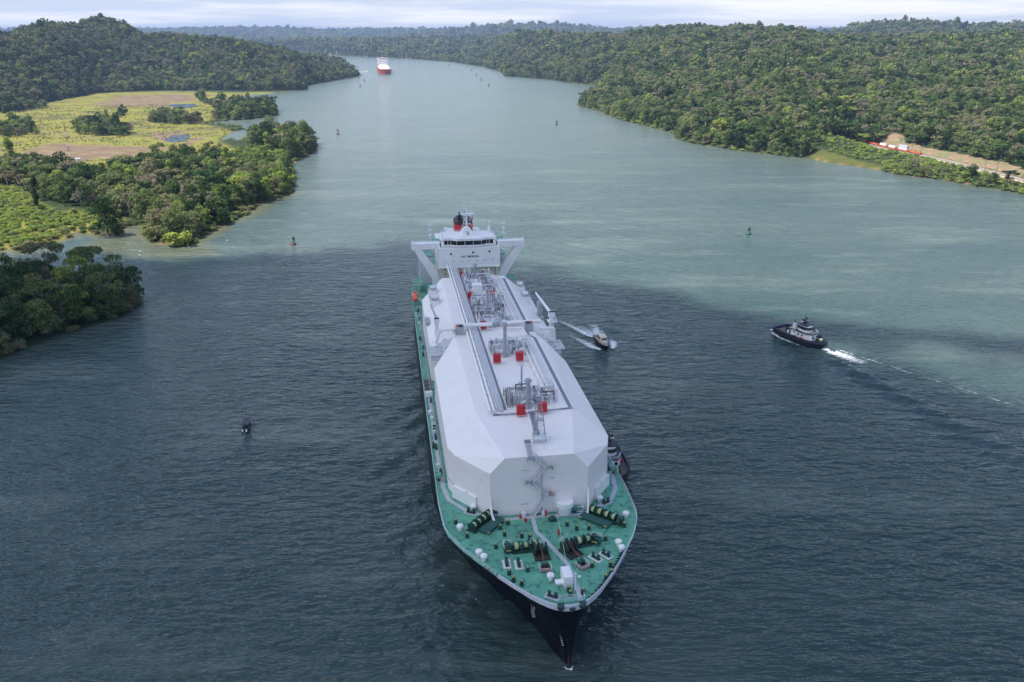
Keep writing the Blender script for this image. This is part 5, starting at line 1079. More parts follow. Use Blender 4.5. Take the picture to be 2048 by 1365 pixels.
MB().box((.5, 238, 36), (16, 16, 10)).build('engine_casing', M_white, ship)
fp = [(-3.4, 232.5), (-1.5, 230.5), (2.5, 230.5), (4.6, 232.5), (4.6, 242), (2.5, 244), (-1.5, 244), (-3.4, 242)]
fu = MB().prism(fp, 40.5, 45.6).build('funnel', M_funnel, ship); MB().prism([(.6 + (x - .6) * 1.02, 237 + (y - 237) * 1.01) for x, y in fp], 45.6, 46.9, [(.6 + (x - .6) * .9, y) for x, y in fp]).box((.4, 237, 47.5), (5.2, 9, 1.2), 0, .85, .8).build('funnel_top', M_black, fu)
mb = MB()
for x, y in ((-1.5, 233), (.8, 234), (2.6, 235), (-.6, 239), (1.8, 240)): mb.cyl((x, y, 47.4), (x, y - .3, 49.6), .55, .55, 12)
mb.build('exhaust_pipe', M_black, fu); MB().cyl((.9, 231.6, 46.8), (.9, 231.3, 48.8), .9, .9, 14).build('exhaust_pipe', M_steel, fu)
MB().rail([(-3.3, 230.9, 46.9), (4.5, 230.9, 46.9)], 1.1, 1, .06).build('railing', mat('dull_red_rail', (.30, .05, .05), .6), fu)
MB().tube([(7.2, 218, 44.6), (7.2, 218, 54)], .05, 5).build('whip_aerial', M_whitefit, ship)

def in_ship(o, t, s, z): w = ship_w(t, s); o.location = (w[0], w[1], z); o.rotation_euler = (0, 0, TH)
b = MB().ellipsoid((0, 0, 0), 1.6, 4.3, 1.7, 14, 9).build('lifeboat', M_orange, None, smooth=True); tag(b, 'orange enclosed lifeboat hanging in davits at the starboard side of the big ship', 'lifeboat'); in_ship(b, -23.2, 211.5, 18.6)
MB().box((0, 2.2, 1.5), (1.4, 1.8, 1.0), 0, .7, .7).build('conning_hatch', M_orange, b); MB().box((0, -1.6, .85), (2.9, .5, .25)).build('window_strip', M_glass, b)
fl = MB().box((0.45, 0, .0), (.9, .04, 1.5)).build('flag', mat('flag_white', (.75, .73, .72), .8)); tag(fl, 'small white and dark red flag flying from the mast platform of the big ship', 'flag'); in_ship(fl, 2.6, 215.4, 51.6); MB().box((.0, -.03, 0), (.5, .05, 1.5)).build('flag_panel', mat('flag_red', (.32, .02, .03), .8), fl)

# ================================================================== smaller craft
M_tugnavy = mat('tug_navy', (0.022, 0.026, 0.075), 0.45, var=0.15, vscale=.6)
M_fender = mat('black_fender', (0.012, 0.012, 0.014), 0.8, var=.2)
M_tugdeck = mat('tug_deck', (0.16, 0.11, 0.105), 0.8, var=.25, vscale=.6)
M_tugroof = mat('tug_dark_top', (0.02, 0.022, 0.035), 0.5, var=.15)
M_person = mat('orange_gear', (0.6, 0.12, 0.04), 0.7)
def boat_outline(Lh, B, pw, n=20, stern=0.75):
    """half-outline from stern (y<0) to bow, list of (half width, y)"""
    o = []
    for i in range(n + 1):
        u = -1 + 2 * i / n; y = u * Lh / 2
        w = (1 - max(u, 0) ** pw) if u > 0 else (1 - (1 - stern) * abs(u) ** 3)
        if u <= -.999: w = stern * .92
        o.append((max(w, 0.0) ** .62 * B / 2 if u > 0 else w * B / 2, y))
    return o
def loft(mb, sections, close_top=True):
    """sections: list of (z, scale_x, scale_y, outline)"""
    rings = []
    for z, sx, sy, ol in sections:
        ring = [(-w * sx, y * sy, z) for w, y in ol] + [(w * sx, y * sy, z) for w, y in ol[::-1]]; rings.append(ring)
    b = [p for r in rings for p in r]; n = len(rings[0]); fs = []
    for j in range(len(rings) - 1):
        for i in range(n): fs.append((j * n + i, j * n + (i + 1) % n, (j + 1) * n + (i + 1) % n, (j + 1) * n + i)[::-1])
    if close_top: fs.append(tuple(range((len(rings) - 1) * n, len(rings) * n))[::-1])
    return mb.add(b, fs)
def make_tug(loc, rz, label, Lh=27.0, B=11.5, deckhouse_y=1.0):
    t = empty('tugboat', (loc[0], loc[1], 0), rz, label, 'tugboat', 'harbour tugs')
    ol = boat_outline(Lh, B, 3.0, 24, .84)
    sheer = lambda z: z
    mb = loft(MB(), [(-1.2, .8, .86, ol), (.2, .92, .95, ol), (1.4, .98, .985, ol), (2.2, 1, 1, ol)], False); mb.build('hull', M_tugnavy, t)
    ring = [(-w, y) for w, y in ol] + [(w, y) for w, y in ol[::-1]]
    mb = MB(); n = len(ring); P = [(x * .93, y * .955, 1.9) for x, y in ring]; mb.add(P, [tuple(range(n))[::-1]]); mb.build('deck', M_tugdeck, t)
    mb = MB(); vs = [(x * k, y * (1 - (1 - k) * .75), z) for k, z in ((1, 2.2), (1.0, 3.0), (.955, 3.0), (.955, 1.9)) for x, y in ring]; fs = [(j * n + i, j * n + (i + 1) % n, (j + 1) * n + (i + 1) % n, (j + 1) * n + i)[::-1] for j in range(3) for i in range(n)]
    mb.add(vs, fs); mb.build('bulwark', M_tugnavy, t)
    mb = MB(); pts = [(x * 1.01, y * 1.01, 2.15) for x, y in ring]; mb.tube(pts + pts[:1], .48, 8); pts = [(x * .99, y * .99, 1.2) for x, y in ring]; mb.tube(pts + pts[:1], .4, 8); mb.build('fender', M_fender, t)
    y0 = deckhouse_y
    h = MB().prism([(-3.2, y0 - 5.2), (3.2, y0 - 5.2), (3.4, y0 + 2.5), (1.8, y0 + 5.6), (-1.8, y0 + 5.6), (-3.4, y0 + 2.5)], 1.9, 4.7).build('deckhouse', M_white, t)
    for x in (-1.2, 1.2): MB().box((x, y0 + 5.62, 3.6), (.9, .12, 1.0)).build('window', M_glass, h)
    for sd in (-1, 1):
        for yy in (-3.2, -.8, 1.4): MB().box((sd * 3.33, y0 + yy, 3.6), (.16, .8, .8)).build('window', M_glass, h)
    MB().prism([(-3.5, y0 - 5.4), (3.5, y0 - 5.4), (3.7, y0 + 2.6), (1.9, y0 + 5.8), (-1.9, y0 + 5.8), (-3.7, y0 + 2.6)], 4.7, 4.95).build('boat_deck', M_tugroof, t)
    w = MB().prism([(-2.0, y0 - 2.6), (2.0, y0 - 2.6), (2.4, y0 - .4), (2.2, y0 + 2.2), (1.0, y0 + 3.2), (-1.0, y0 + 3.2), (-2.2, y0 + 2.2), (-2.4, y0 - .4)], 4.95, 7.6, [(-1.9, y0 - 2.4), (1.9, y0 - 2.4), (2.25, y0 - .4), (2.0, y0 + 1.9), (.95, y0 + 2.8), (-.95, y0 + 2.8), (-2.0, y0 + 1.9), (-2.25, y0 - .4)]).build('wheelhouse', M_white, t)
    MB().prism([(-2.1, y0 - 2.7), (2.1, y0 - 2.7), (2.5, y0 - .4), (2.3, y0 + 2.3), (1.05, y0 + 3.3), (-1.05, y0 + 3.3), (-2.3, y0 + 2.3), (-2.5, y0 - .4)], 6.0, 7.1, [(-2.05, y0 - 2.6), (2.05, y0 - 2.6), (2.4, y0 - .4), (2.15, y0 + 2.1), (1.0, y0 + 3.05), (-1.0, y0 + 3.05), (-2.15, y0 + 2.1), (-2.4, y0 - .4)]).build('window_band', M_glass, w)
    MB().prism([(-2.3, y0 - 2.8), (2.3, y0 - 2.8), (2.6, y0 - .4), (2.2, y0 + 2.4), (-2.2, y0 + 2.4), (-2.6, y0 - .4)], 7.6, 7.85).build('roof', M_tugroof, w)
    mb = MB().cyl((0, y0 - .8, 7.8), (0, y0 - .8, 12.0), .22, .12, 8).box((0, y0 - .8, 9.6), (2.6, .3, .18)).box((0, y0 - .3, 8.6), (1.6, .9, .5)).box((0, y0 - .4, 10.6), (1.8, .2, .2))
    for x in (-1.2, 1.2): mb.cyl((x, y0 - .8, 7.8), (0, y0 - .8, 10.2), .1, .08, 5).box((x, y0 - .8, 9.9), (.35, .35, .5))
    mb.build('mast', M_black, t)
    for sd in (-1, 1): f = MB().box((sd * 2.3, y0 - 4.0, 6.3), (1.2, 1.6, 2.8), 0, .85, .8).build('funnel', M_white, t); MB().cyl((sd * 2.3, y0 - 4, 7.6), (sd * 2.3, y0 - 4.2, 8.6), .32).build('exhaust_pipe', M_black, f)
    MB().rail([(-3.3, y0 - 5.2, 4.95), (3.3, y0 - 5.2, 4.95)], 1, 1, .07).rail([(-3.5, y0 + 2.4, 4.95), (-1.8, y0 + 5.5, 4.95), (1.8, y0 + 5.5, 4.95), (3.5, y0 + 2.4, 4.95)], 1, 1, .07).build('railing', M_whitefit, t)
    for yy in (y0 + 8.4, y0 - 8.6):
        w = MB().box((0, yy, 2.3), (3.4, 2.2, .7)).build('towing_winch', M_tugroof, t); MB().cyl((-1.2, yy, 3.0), (1.2, yy, 3.0), .8, .8, 14).build('rope_coil', M_rope, w); MB().cyl((-1.5, yy, 3.0), (-1.25, yy, 3.0), 1.15, 1.15, 16).cyl((1.25, yy, 3.0), (1.5, yy, 3.0), 1.15, 1.15, 16).build('winch_flange', M_tugroof, w)
    MB().tube([(-1.2, y0 - 6.6, 1.9), (-1.2, y0 - 6.6, 4.4), (1.2, y0 - 6.6, 4.4), (1.2, y0 - 6.6, 1.9)], .22, 8).build('tow_gallows', M_whitefit, t)
    for sd in (-1, 1): MB().cyl((sd * 3.8, y0 - 4, 3.0), (sd * 3.8, y0 - 2, 3.0), .45, .45, 12).build('life_raft', M_white, t)
    for x, y in ((-2.6, y0 - 9.4), (2.4, y0 - 7.4)): MB().lathe([(.5, 0), (.5, 1.2), (.2, 1.5)], (x, y, 1.9), 8).build('vent', M_white, t)
    for sd in (-1, 1): MB().box((sd * 3.9, y0 + 1.5, 2.4), (.7, 1.2, 1.0)).build('fire_box', M_red, t)
    return t
tc_ = (TUG_B + TUG_S) / 2
rz_t = math.atan2(-(-tugdir[0]), -tugdir[1]) if False else math.atan2(tugdir[0], -tugdir[1])   # house end trails, open deck leads
make_tug(tc_, rz_t, 'dark blue tugboat alone on open water at right, trailing a long wake', 25.5, 10.8, 1.8)
tg = ship_w(30.6, 86); make_tug(tg, TH + math.pi, 'dark blue tugboat pressed against the port side of the big ship', 27.0, 11.0, 1.0)

# pilot launch
pb = empty('pilot_boat', (*((PIL_B + PIL_S) / 2), 0.35), math.atan2(-pildir[0], pildir[1]), 'small dark hulled pilot boat with cream cabin speeding beside the big ship', 'boat')
ol = boat_outline(15.0, 4.8, 2.0, 18, .9)
h = loft(MB(), [(-.6, .5, .86, ol), (.3, .8, .94, ol), (1.5, 1, 1, ol)], True).build('hull', M_black, pb); ring = [(-w, y) for w, y in ol] + [(w, y) for w, y in ol[::-1]]
MB().tube([(x, y, 1.5) for x, y in ring], .16, 6).build('rubbing_strake', M_fender, pb); MB().add([(x * .9, y * .93, 1.55) for x, y in ring], [tuple(range(len(ring)))[::-1]]).build('deck', mat('pink_grey_deck', (.34, .24, .22), .8, var=.1), pb)
c = MB().prism([(-1.7, -3.2), (1.7, -3.2), (1.7, 2.0), (1.1, 2.9), (-1.1, 2.9), (-1.7, 2.0)], 1.5, 3.9, [(-1.5, -3.0), (1.5, -3.0), (1.5, 1.4), (1.0, 2.1), (-1.0, 2.1), (-1.5, 1.4)]).build('cabin', M_cream, pb)
for x in (-.75, 0.0, .75): MB().box((x, 2.52, 3.1), (.55, .25, .8), 0, 1, .6).build('window', M_glass, c)
for sd in (-1, 1):
    for y in (-2.0, -.5, 1.0): MB().box((sd * 1.62, y, 3.1), (.12, .9, .7)).build('window', M_glass, c)
MB().prism([(-1.2, 2.9), (1.2, 2.9), (.9, 4.6), (-.9, 4.6)], 1.5, 2.3).build('foredeck_trunk', M_cream, pb); MB().tube([(-1.2, -2, 3.9), (-1.0, -2, 5.0), (1.0, -2, 5.0), (1.2, -2, 3.9)], .1).cyl((0, -2, 5), (0, -2, 6.4), .06).box((0, -1.9, 5.2), (1.4, .2, .2)).build('radar_arch', M_white, pb)
MB().rail([(-1.9, -3, 1.5), (-1.9, 2.4, 1.5), (-1.0, 5.4, 1.5), (1.0, 5.4, 1.5), (1.9, 2.4, 1.5), (1.9, -3, 1.5)], .9, 1.2, .05).build('railing', M_whitefit, pb); MB().box((0, -5.0, 1.9), (2.6, 2.2, .7)).build('engine_box', mat('tan_box', (.42, .30, .22), .7), pb)
# small launch with a dark awning and two outboards
lm = (LAU_S + LAU_B) / 2; la = empty('motor_launch', (*lm, 0.1), math.atan2(-laudir[0], laudir[1]), 'little open launch under a dark awning with two white outboards, alone at left', 'boat')
ol = boat_outline(8.2, 2.7, 2.0, 16, .92)
loft(MB(), [(-.3, .6, .9, ol), (.4, .9, .96, ol), (.95, 1, 1, ol)], True).build('hull', M_black, la)
a = MB().box((0, .3, 2.3), (2.5, 5.6, .14)).build('awning', M_tugroof, la); mb = MB()
for x in (-1.1, 1.1):
    for y in (-2.2, 2.8): mb.bar((x, y, .9), (x, y, 2.3), .07)
mb.build('awning_post', M_steel, a)
for x in (-.62, .62): o = MB().box((x, -4.25, 1.1), (.5, .6, .8), 0, .8, .7).build('outboard_motor', M_white, la); MB().box((x, -4.35, .3), (.2, .25, 1.2)).build('outboard_leg', M_black, o)
MB().box((0.9, 3.1, 1.2), (.5, .6, .5)).build('bow_seat', M_white, la)
MB().box((0, -1.5, 1.15), (1.9, .5, .4)).box((0, .6, 1.15), (1.9, .5, .4)).build('bench', M_tugroof, la)

# far red ship coming down the reach
rb = un(773, 149)[:2]; rs_ = empty('cargo_ship', (rb[0], rb[1], 0), R(11), 'distant red hulled ship with white upperworks coming down the far reach', 'ship')
M_redhull = mat('red_hull', (0.42, 0.055, 0.035), 0.5, var=.1, vscale=.05)
ol = [(0.3, 0), (9, 4), (16, 14), (20.5, 28), (22.5, 50), (22.5, 240), (18, 280)]
vs = []; fs = []
for z, k in ((-1, .72), (4, .8), (16, 1.0)):
    vs += [(-w * (k if y < 60 else 1), y + (1 - k) * 12 * (y < 60), z) for w, y in ol] + [(w * (k if y < 60 else 1), y + (1 - k) * 12 * (y < 60), z) for w, y in ol[::-1]]
n = len(ol) * 2
for j in range(2):
    for i in range(n): fs.append((j * n + i, j * n + (i + 1) % n, (j + 1) * n + (i + 1) % n, (j + 1) * n + i)[::-1])
MB().add(vs, fs).build('hull', M_redhull, rs_); MB().add([(x, y, 16.02) for x, y, z in vs[2 * n:]], [tuple(range(n))[::-1]]).build('deck', mat('red_deck', (.30, .09, .07), .7), rs_)
c = MB().prism([(-13, 36), (13, 36), (18.5, 50), (18.5, 205), (-18.5, 205), (-18.5, 50)], 16, 24, [(-9, 40), (9, 40), (13, 54), (13, 200), (-13, 200), (-13, 54)]).build('deck_cover', M_cover, rs_); mb = MB()
for i in range(40): r = random.Random(i); x, y = r.uniform(-11, 11), r.uniform(60, 195); mb.box((x, y, 25), (r.uniform(1, 4), r.uniform(1, 6), r.uniform(1, 4)))
mb.build('deck_piping', M_whitefit, c); hs = MB().box((0, 226, 30), (36, 22, 28)).box((0, 222, 46), (30, 16, 5)).box((0, 218, 44.5), (44, 4, 2.5)).build('accommodation_block', M_white, rs_); MB().box((0, 213.9, 46.3), (26, .2, 1.8)).build('window_band', M_glass, hs)
for x in (-8, 8): MB().box((x, 252, 40), (7, 10, 22), 0, .8, .8).build('funnel', M_black, rs_)
MB().cyl((0, 218, 48), (0, 218, 60), .6, .3, 6).build('radar_mast', M_whitefit, rs_)
rs_.scale = (.9, .9, .9)
# tiny launch with a white wash beyond
sb = un(733, 144)[:2]; o = empty('speedboat', (sb[0], sb[1], 0), R(60), 'tiny speedboat throwing white wash to the left of the distant red ship', 'boat')
ol = boat_outline(14, 4.2, 2); loft(MB(), [(-.4, .7, .9, ol), (1.2, 1, 1, ol)], True).build('hull', M_white, o); MB().box((0, -1, 2.0), (2.8, 4, 1.6), 0, .8, .7).build('cabin', M_white, o)

# navigation buoys
def buoy_mesh(parent, body, top, kind):
    k = 1.0
    MB().lathe([(.9, -.8), (1.35, -.4), (1.4, .45), (1.1, .7), (.5, .85)], (0, 0, 0), 14).build('float', body, parent)
    mb = MB()
    for i in range(4): a = i * math.pi / 2 + .4; mb.cyl((.95 * math.cos(a), .95 * math.sin(a), .7), (.38 * math.cos(a), .38 * math.sin(a), 3.6), .11, .08, 5)
    mb.lathe([(.62, 1.7), (.62, 3.2)], (0, 0, 0), 10).build('tower', body, parent); MB().lathe([(.5, 3.55), (.5, 3.7), (.22, 3.75), (.22, 4.3), (.05, 4.45)], (0, 0, 0), 10).build('lantern', top, parent)
    if kind: MB().box((0, 0, 2.6), (1.5, .08, 1.3)).box((0, 0, 2.6), (.08, 1.5, 1.3)).build('day_mark', top, parent)
M_bgreen = mat('buoy_green', (0.012, 0.085, 0.05), .5, var=.2); M_bblack = mat('buoy_black', (.02, .018, .018), .6, var=.2); M_bwhite = mat('buoy_white_band', (.7, .7, .68), .5, var=.1); M_bred = mat('buoy_red', (.32, .03, .03), .5, var=.2)
BU = [(587, 490, 'r', 'dark buoy with a white band off the tip of the left wood'), (1497, 469, 'g', 'dark green lighted buoy nearest on the open water at right'), (676, 269, 'r', 'dark buoy off the wooded point on the left side of the channel'), (1113, 250, 'g', 'green buoy in mid channel off the near right headland'),
      (720.5, 174, 'r', 'nearest of the small buoys lined up off the far left hill'), (728.5, 163, 'r', 'second nearest of the small buoys lined up off the far left hill'), (722.5, 152, 'r', 'third nearest of the small buoys lined up off the far left hill'), (717, 143, 'r', 'fourth nearest of the small buoys lined up off the far left hill'), (714, 136, 'r', 'farthest of the small buoys lined up off the far left hill'),
      (977.5, 173, 'g', 'nearest of the green buoys lined up off the far right bank'), (962.5, 161, 'g', 'second nearest green buoy of the line off the far right bank'), (953, 151, 'g', 'third nearest green buoy of the line off the far right bank'), (943, 142.5, 'g', 'fourth nearest green buoy of the line off the far right bank'), (933.5, 136, 'g', 'fifth nearest green buoy of the line off the far right bank'),
      (898, 131.5, 'g', 'sixth nearest green buoy of the line off the far right bank'), (866, 127, 'g', 'seventh nearest green buoy, straight beyond the red ship\'s right'), (829, 124, 'g', 'eighth nearest green buoy, under the clearing on the far bank'), (798, 120.5, 'g', 'second farthest green buoy, just right of the red ship'), (735.5, 118, 'g', 'farthest green buoy, left of the red ship by the far bank')]
pr = {}
for px, py, k, lb in BU:
    p = un(px, py)
    if k not in pr:
        o = empty('buoy', (0, 0, 0), 0); buoy_mesh(o, M_bblack if k == 'r' else M_bgreen, M_bblack if k == 'r' else M_bgreen, True); pr[k] = o
        if k == 'r': MB().lathe([(.66, 1.9), (.66, 2.5)], (0, 0, 0), 10).build('white_band', M_bwhite, o); MB().lathe([(1.42, -.1), (1.42, .4)], (0, 0, 0), 14).build('float_band', M_bred, o)
    else: o = copy_tree(pr[k])
    o.location = (p[0], p[1], 0.1); o.rotation_euler = (R(3), R(-2), px); s_ = 1.25 if np.hypot(p[0], p[1]) < 800 else 1.6; o.scale = (s_, s_, s_); tag(o, lb, 'buoy', 'channel buoys')

# ------------------------------------------------------------------ foam
def foam_mat():
    m = bpy.data.materials.new('foam'); m.use_nodes = True; t = m.node_tree; p = t.nodes['Principled BSDF']; p.inputs['Base Color'].default_value = (.82, .84, .84, 1); p.inputs['Roughness'].default_value = .8
    g = t.nodes.new('ShaderNodeNewGeometry'); n = t.nodes.new('ShaderNodeTexNoise'); n.inputs['Scale'].default_value = .9; n.inputs['Detail'].default_value = 7; n.inputs['Roughness'].default_value = .78
    mp = t.nodes.new('ShaderNodeMapping'); mp.inputs['Scale'].default_value = (.7, 1, 1); t.links.new(g.outputs['Position'], mp.inputs[0]); t.links.new(mp.outputs[0], n.inputs['Vector'])
    a = t.nodes.new('ShaderNodeAttribute'); a.attribute_name = 'amount'
    ad = t.nodes.new('ShaderNodeMath'); ad.operation = 'ADD'; t.links.new(n.outputs['Fac'], ad.inputs[0]); t.links.new(a.outputs['Fac'], ad.inputs[1])
    mr = t.nodes.new('ShaderNodeMapRange'); mr.inputs[1].default_value = .82; mr.inputs[2].default_value = 1.10; t.links.new(ad.outputs[0], mr.inputs[0]); t.links.new(mr.outputs[0], p.inputs['Alpha'])
    return m
M_foam = foam_mat()
def foam(name, strips, label, z=0.16):
    """strips: list of (centre points [(x, y)], widths, amounts)"""
    V = []; Fc = []; A = []
    for pts, wd, am in strips:
        pts = np.array(pts, float); n = len(pts); m = 12 * (n - 1); uu = np.linspace(0, n - 1, m + 1)
        px = np.interp(uu, range(n), pts[:, 0]); py = np.interp(uu, range(n), pts[:, 1]); w = np.interp(uu, range(n), wd); a = np.interp(uu, range(n), am)
        dx = np.gradient(px); dy = np.gradient(py); l = np.hypot(dx, dy) + 1e-9; nx, ny = -dy / l, dx / l; b = len(V); K = 8
        for i in range(m + 1):
            for k in range(K + 1):
                q = k / K * 2 - 1; edge = 1 - abs(q) ** 1.6; en = min(1, i / 3, (m - i) / 3)
                V.append((px[i] + nx[i] * q * w[i] / 2, py[i] + ny[i] * q * w[i] / 2, z + .22 * edge * a[i] + .05 * math.sin(i * 1.7 + k * 2.1))); A.append(a[i] * edge * (0.35 + .65 * en))
        for i in range(m):
            for k in range(K): c = b + i * (K + 1) + k; Fc.append((c, c + 1, c + K + 2, c + K + 1))
    me = np_mesh(name, V, Fc, M_foam, smooth=True); at = me.attributes.new('amount', 'FLOAT', 'POINT'); at.data.foreach_set('value', np.array(A, np.float32))
    return tag(link(bpy.data.objects.new(name, me)), label, 'foam', kind='stuff')
def loc2(org, d, a, b):      # a ahead of org along d, b to its right
    return (org[0] + d[0] * a + d[1] * b, org[1] + d[1] * a - d[0] * b)
q = lambda o, d: (lambda a, b: loc2(o, d, a, b))
k = q(TUG_B, tugdir)
foam('tug_wake', [([k(3.0, -4), k(3.5, 0), k(2.5, 4)], [2.5, 4.5, 2.5], [.5, .62, .5]), ([k(2, -4.5), k(-6, -6.6), k(-16, -6.4), k(-24, -5.2)], [3.6, 3.4, 2.4, 2.0], [.62, .55, .42, .36]), ([k(2, 4.5), k(-6, 6.6), k(-14, 6.6)], [3, 2.6, 1.6], [.5, .45, .25]),
    ([k(-24, 0), k(-30, 0), k(-38, .8), k(-47, 1.6)], [8, 11, 13, 12], [.56, .60, .50, .36]), ([k(-27, 4.0), k(-38, 6.0), k(-60, 9), k(-95, 15), k(-140, 22)], [2.6, 2.8, 2.6, 2.4, 2.2], [.45, .41, .38, .36, .33]), ([k(-30, -4), k(-60, -7.5), k(-110, -15)], [3.5, 4.0, 4.0], [.38, .34, .28])], 'white churned wake of the tugboat at right')
k = q(PIL_B, pildir)
foam('pilot_boat_wake', [([k(0.5, 2.2), k(-3, 4.6), k(-8, 6.4), k(-15, 9), k(-22, 11.5)], [2.6, 6.4, 7.0, 6.5, 5], [.62, .66, .58, .46, .34]), ([k(0.5, -2.2), k(-3, -4.0), k(-8, -5.2), k(-12, -6)], [2.4, 6.0, 6.4, 4.5], [.62, .66, .58, .36]),
    ([k(-15, 1.5), k(-22, 3.6), k(-32, 7), k(-44, 12)], [3.4, 6.0, 6.6, 6], [.66, .62, .52, .36]), ([k(-15, -1), k(-20, -1.6), k(-28, -3.4), k(-36, -3)], [4.0, 7.6, 10, 9], [.66, .60, .46, .34]), ([k(-14, .5), k(-22, 1.2), k(-34, 4.2)], [5, 9, 12], [.62, .50, .34]), ([k(-30, 1), k(-44, 3.0), k(-56, 7)], [6, 7, 7], [.33, .3, .22])], 'white V-shaped wake of the pilot boat')
k = q(LAU_S, laudir)
foam('launch_wake', [([k(.3, 0), k(-1.2, 0)], [1.8, 1.4], [.55, .42]), ([k(-1, 0), k(-5, .3), k(-9, .8)], [.8, .7, .6], [.46, .36, .22]), ([k(-2, 2), k(-9, 7), k(-22, 16)], [.7, .7, .7], [.3, .27, .2]), ([k(-2, -2), k(-8, -5)], [.6, .5], [.26, .18])], 'thin wake of the little launch')
sw = lambda t, s: tuple(ship_w(t, s))
foam('bow_wave', [([sw(-1.1, .3), sw(-.5, -.9), sw(.4, -1.1), sw(1.1, .2)], [.6, 1.0, 1.0, .6], [.5, .66, .66, .5]), ([sw(10, 12), sw(14, 20), sw(19, 29)], [.7, .8, .7], [.32, .36, .25]), ([sw(23, 36), sw(26, 42), sw(30, 50)], [.8, .9, .8], [.30, .36, .25]), ([sw(-13, 17), sw(-17, 25), sw(-21, 33)], [.8, .9, .8], [.28, .34, .2]), ([sw(5, 6), sw(7.5, 10)], [.5, .6], [.33, .3]), ([sw(35, 70), sw(37, 72), sw(39, 78)], [1.0, 1.2, 1.0], [.38, .4, .3])], 'thin broken foam along the bow of the big ship')
k = lambda x, y: tuple(un(x, y)[:2])
foam('speedboat_wash', [([k(716, 144), k(725, 144.5), k(735, 144)], [9, 11, 6], [.6, .66, .5]), ([k(735, 148), k(745, 153), k(752, 158)], [5, 4, 4], [.4, .36, .28])], 'white wash of the tiny far speedboat')
foam('shore_ripples', [([k(350, 497), k(372, 496), k(395, 491)], [2.5, 3, 2], [.3, .36, .26]), ([k(405, 490), k(430, 482)], [2, 2], [.26, .2])], 'faint white ripples breaking below the yellow-green bush')

# ------------------------------------------------------------------ lattice mast, hut, far masts, houses
def gz(x, y): return float(terrain_h(np.array([x]), np.array([y]))[0])
def lattice(x, y, h, wb, wt, label, base_z):
    o = empty('lattice_mast', (x, y, base_z), .3, label, 'mast'); n = int(h / 2.4); bands = 7
    for bi in range(bands):
        mb = MB(); i0, i1 = n * bi // bands, n * (bi + 1) // bands
        for i in range(i0, i1):
            z0, z1 = h * i / n, h * (i + 1) / n; w0 = wb + (wt - wb) * i / n; w1 = wb + (wt - wb) * (i + 1) / n
            c0 = [(w0 * math.cos(a), w0 * math.sin(a), z0) for a in (0.5, 2.6, 4.7)]; c1 = [(w1 * math.cos(a), w1 * math.sin(a), z1) for a in (0.5, 2.6, 4.7)]
            for j in range(3): mb.bar(c0[j], c1[j], .22); mb.bar(c0[j], c1[(j + 1) % 3], .12); mb.bar(c1[j], c1[(j + 1) % 3], .12)
        mb.build('mast_section', M_mred if bi % 2 == 0 else M_bwhite, o, label='red lattice section' if bi % 2 == 0 else 'white lattice section')
    MB().cyl((0, 0, h), (0, 0, h + 3.5), .12, .06, 5).build('aerial', M_mred, o); MB().cyl((.5, -.6, h * .33), (.5, -1.0, h * .33), .9, .9, 10).cyl((-.6, -.6, h * .42), (-.6, -1, h * .42), .7, .7, 10).build('dish', M_bwhite, o)
M_mred = mat('mast_red', (.42, .06, .045), .5)
mx_, my_ = un(142, 327, 2)[:2]; lattice(mx_, my_, 38.0, 1.15, .55, 'slender red and white lattice mast on the left marsh', gz(mx_, my_))
hx, hy = un(157, 325, 2)[:2]; o = empty('equipment_hut', (hx, hy, gz(hx, hy)), .2, 'small white hut beside the foot of the lattice mast', 'hut'); MB().box((0, 0, 1.4), (3.6, 3, 2.8)).build('wall', M_bwhite, o); MB().box((0, 0, 2.95), (4.2, 3.6, .3)).build('roof', M_whitefit, o); MB().box((.6, -1.52, 1.1), (.9, .06, 2.1)).build('door', M_steel, o)
MB().rail([(-8, -5, 0), (9, -5, 0), (9, 6, 0), (-8, 6, 0), (-8, -5, 0)], 2.0, 2.2, .09).build('fence', M_steel, o)
for px, py, h, lb in ((813, 119, 34, 'thin pale mast in the clearing on the far bank, left one'), (836, 118, 40, 'thin pale mast in the clearing on the far bank, right one')):
    x, y = un(px, py)[:2]; o = empty('signal_mast', (x, y, gz(x, y)), 0, lb, 'mast', 'masts on the far bank'); MB().cyl((0, 0, 0), (0, 0, h), .9, .5, 6).build('pole', M_bwhite, o); MB().box((0, 0, h * .7), (6, .5, .5)).build('cross_arm', M_bwhite, o)
for px, py, lb, w in ((1082, 151, 'low pale roofed house by the right bank, left of a pair', 18), (1098, 154, 'low pale roofed house by the right bank, right of a pair', 22)):
    x, y = un(px, py, 2)[:2]; o = empty('house', (x, y, gz(x, y)), .3, lb, 'house', 'houses on the right bank'); MB().box((0, 0, 3), (w, 9, 6)).build('wall', M_bwhite, o); mb = MB(); extr(mb, [(-w / 2 - .6, 6), (w / 2 + .6, 6), (w / 2 - 3, 9.5), (-w / 2 + 3, 9.5)], -5, 5); mb.build('roof', M_whitefit, o)
    for i in range(3): MB().box((-w / 3 + i * w / 3, -4.55, 3.4), (1.6, .1, 1.6)).build('window', M_glass, o)
# ponds and track on the marsh
def sheet(name, px, z, m):
    P = unl(px, z); mb = MB(); h = max(float(terrain_h(P[:, 0], P[:, 1]).max()), z) ; mb.add([(x, y, h + .06) for x, y in P], [tuple(range(len(P)))]); return tag(mb.build(name, m), kind='structure')
M_pond = water_mat('pond_water', (0.03, 0.045, 0.09), (.05, .06, .08), False)
sheet('pond', [(330, 212), (355, 209), (388, 209), (394, 212), (380, 217), (350, 216)][::-1], 1.8, M_pond); sheet('pond', [(326, 281), (345, 272), (378, 270), (380, 276), (368, 284), (345, 286)][::-1], 1.8, M_pond)

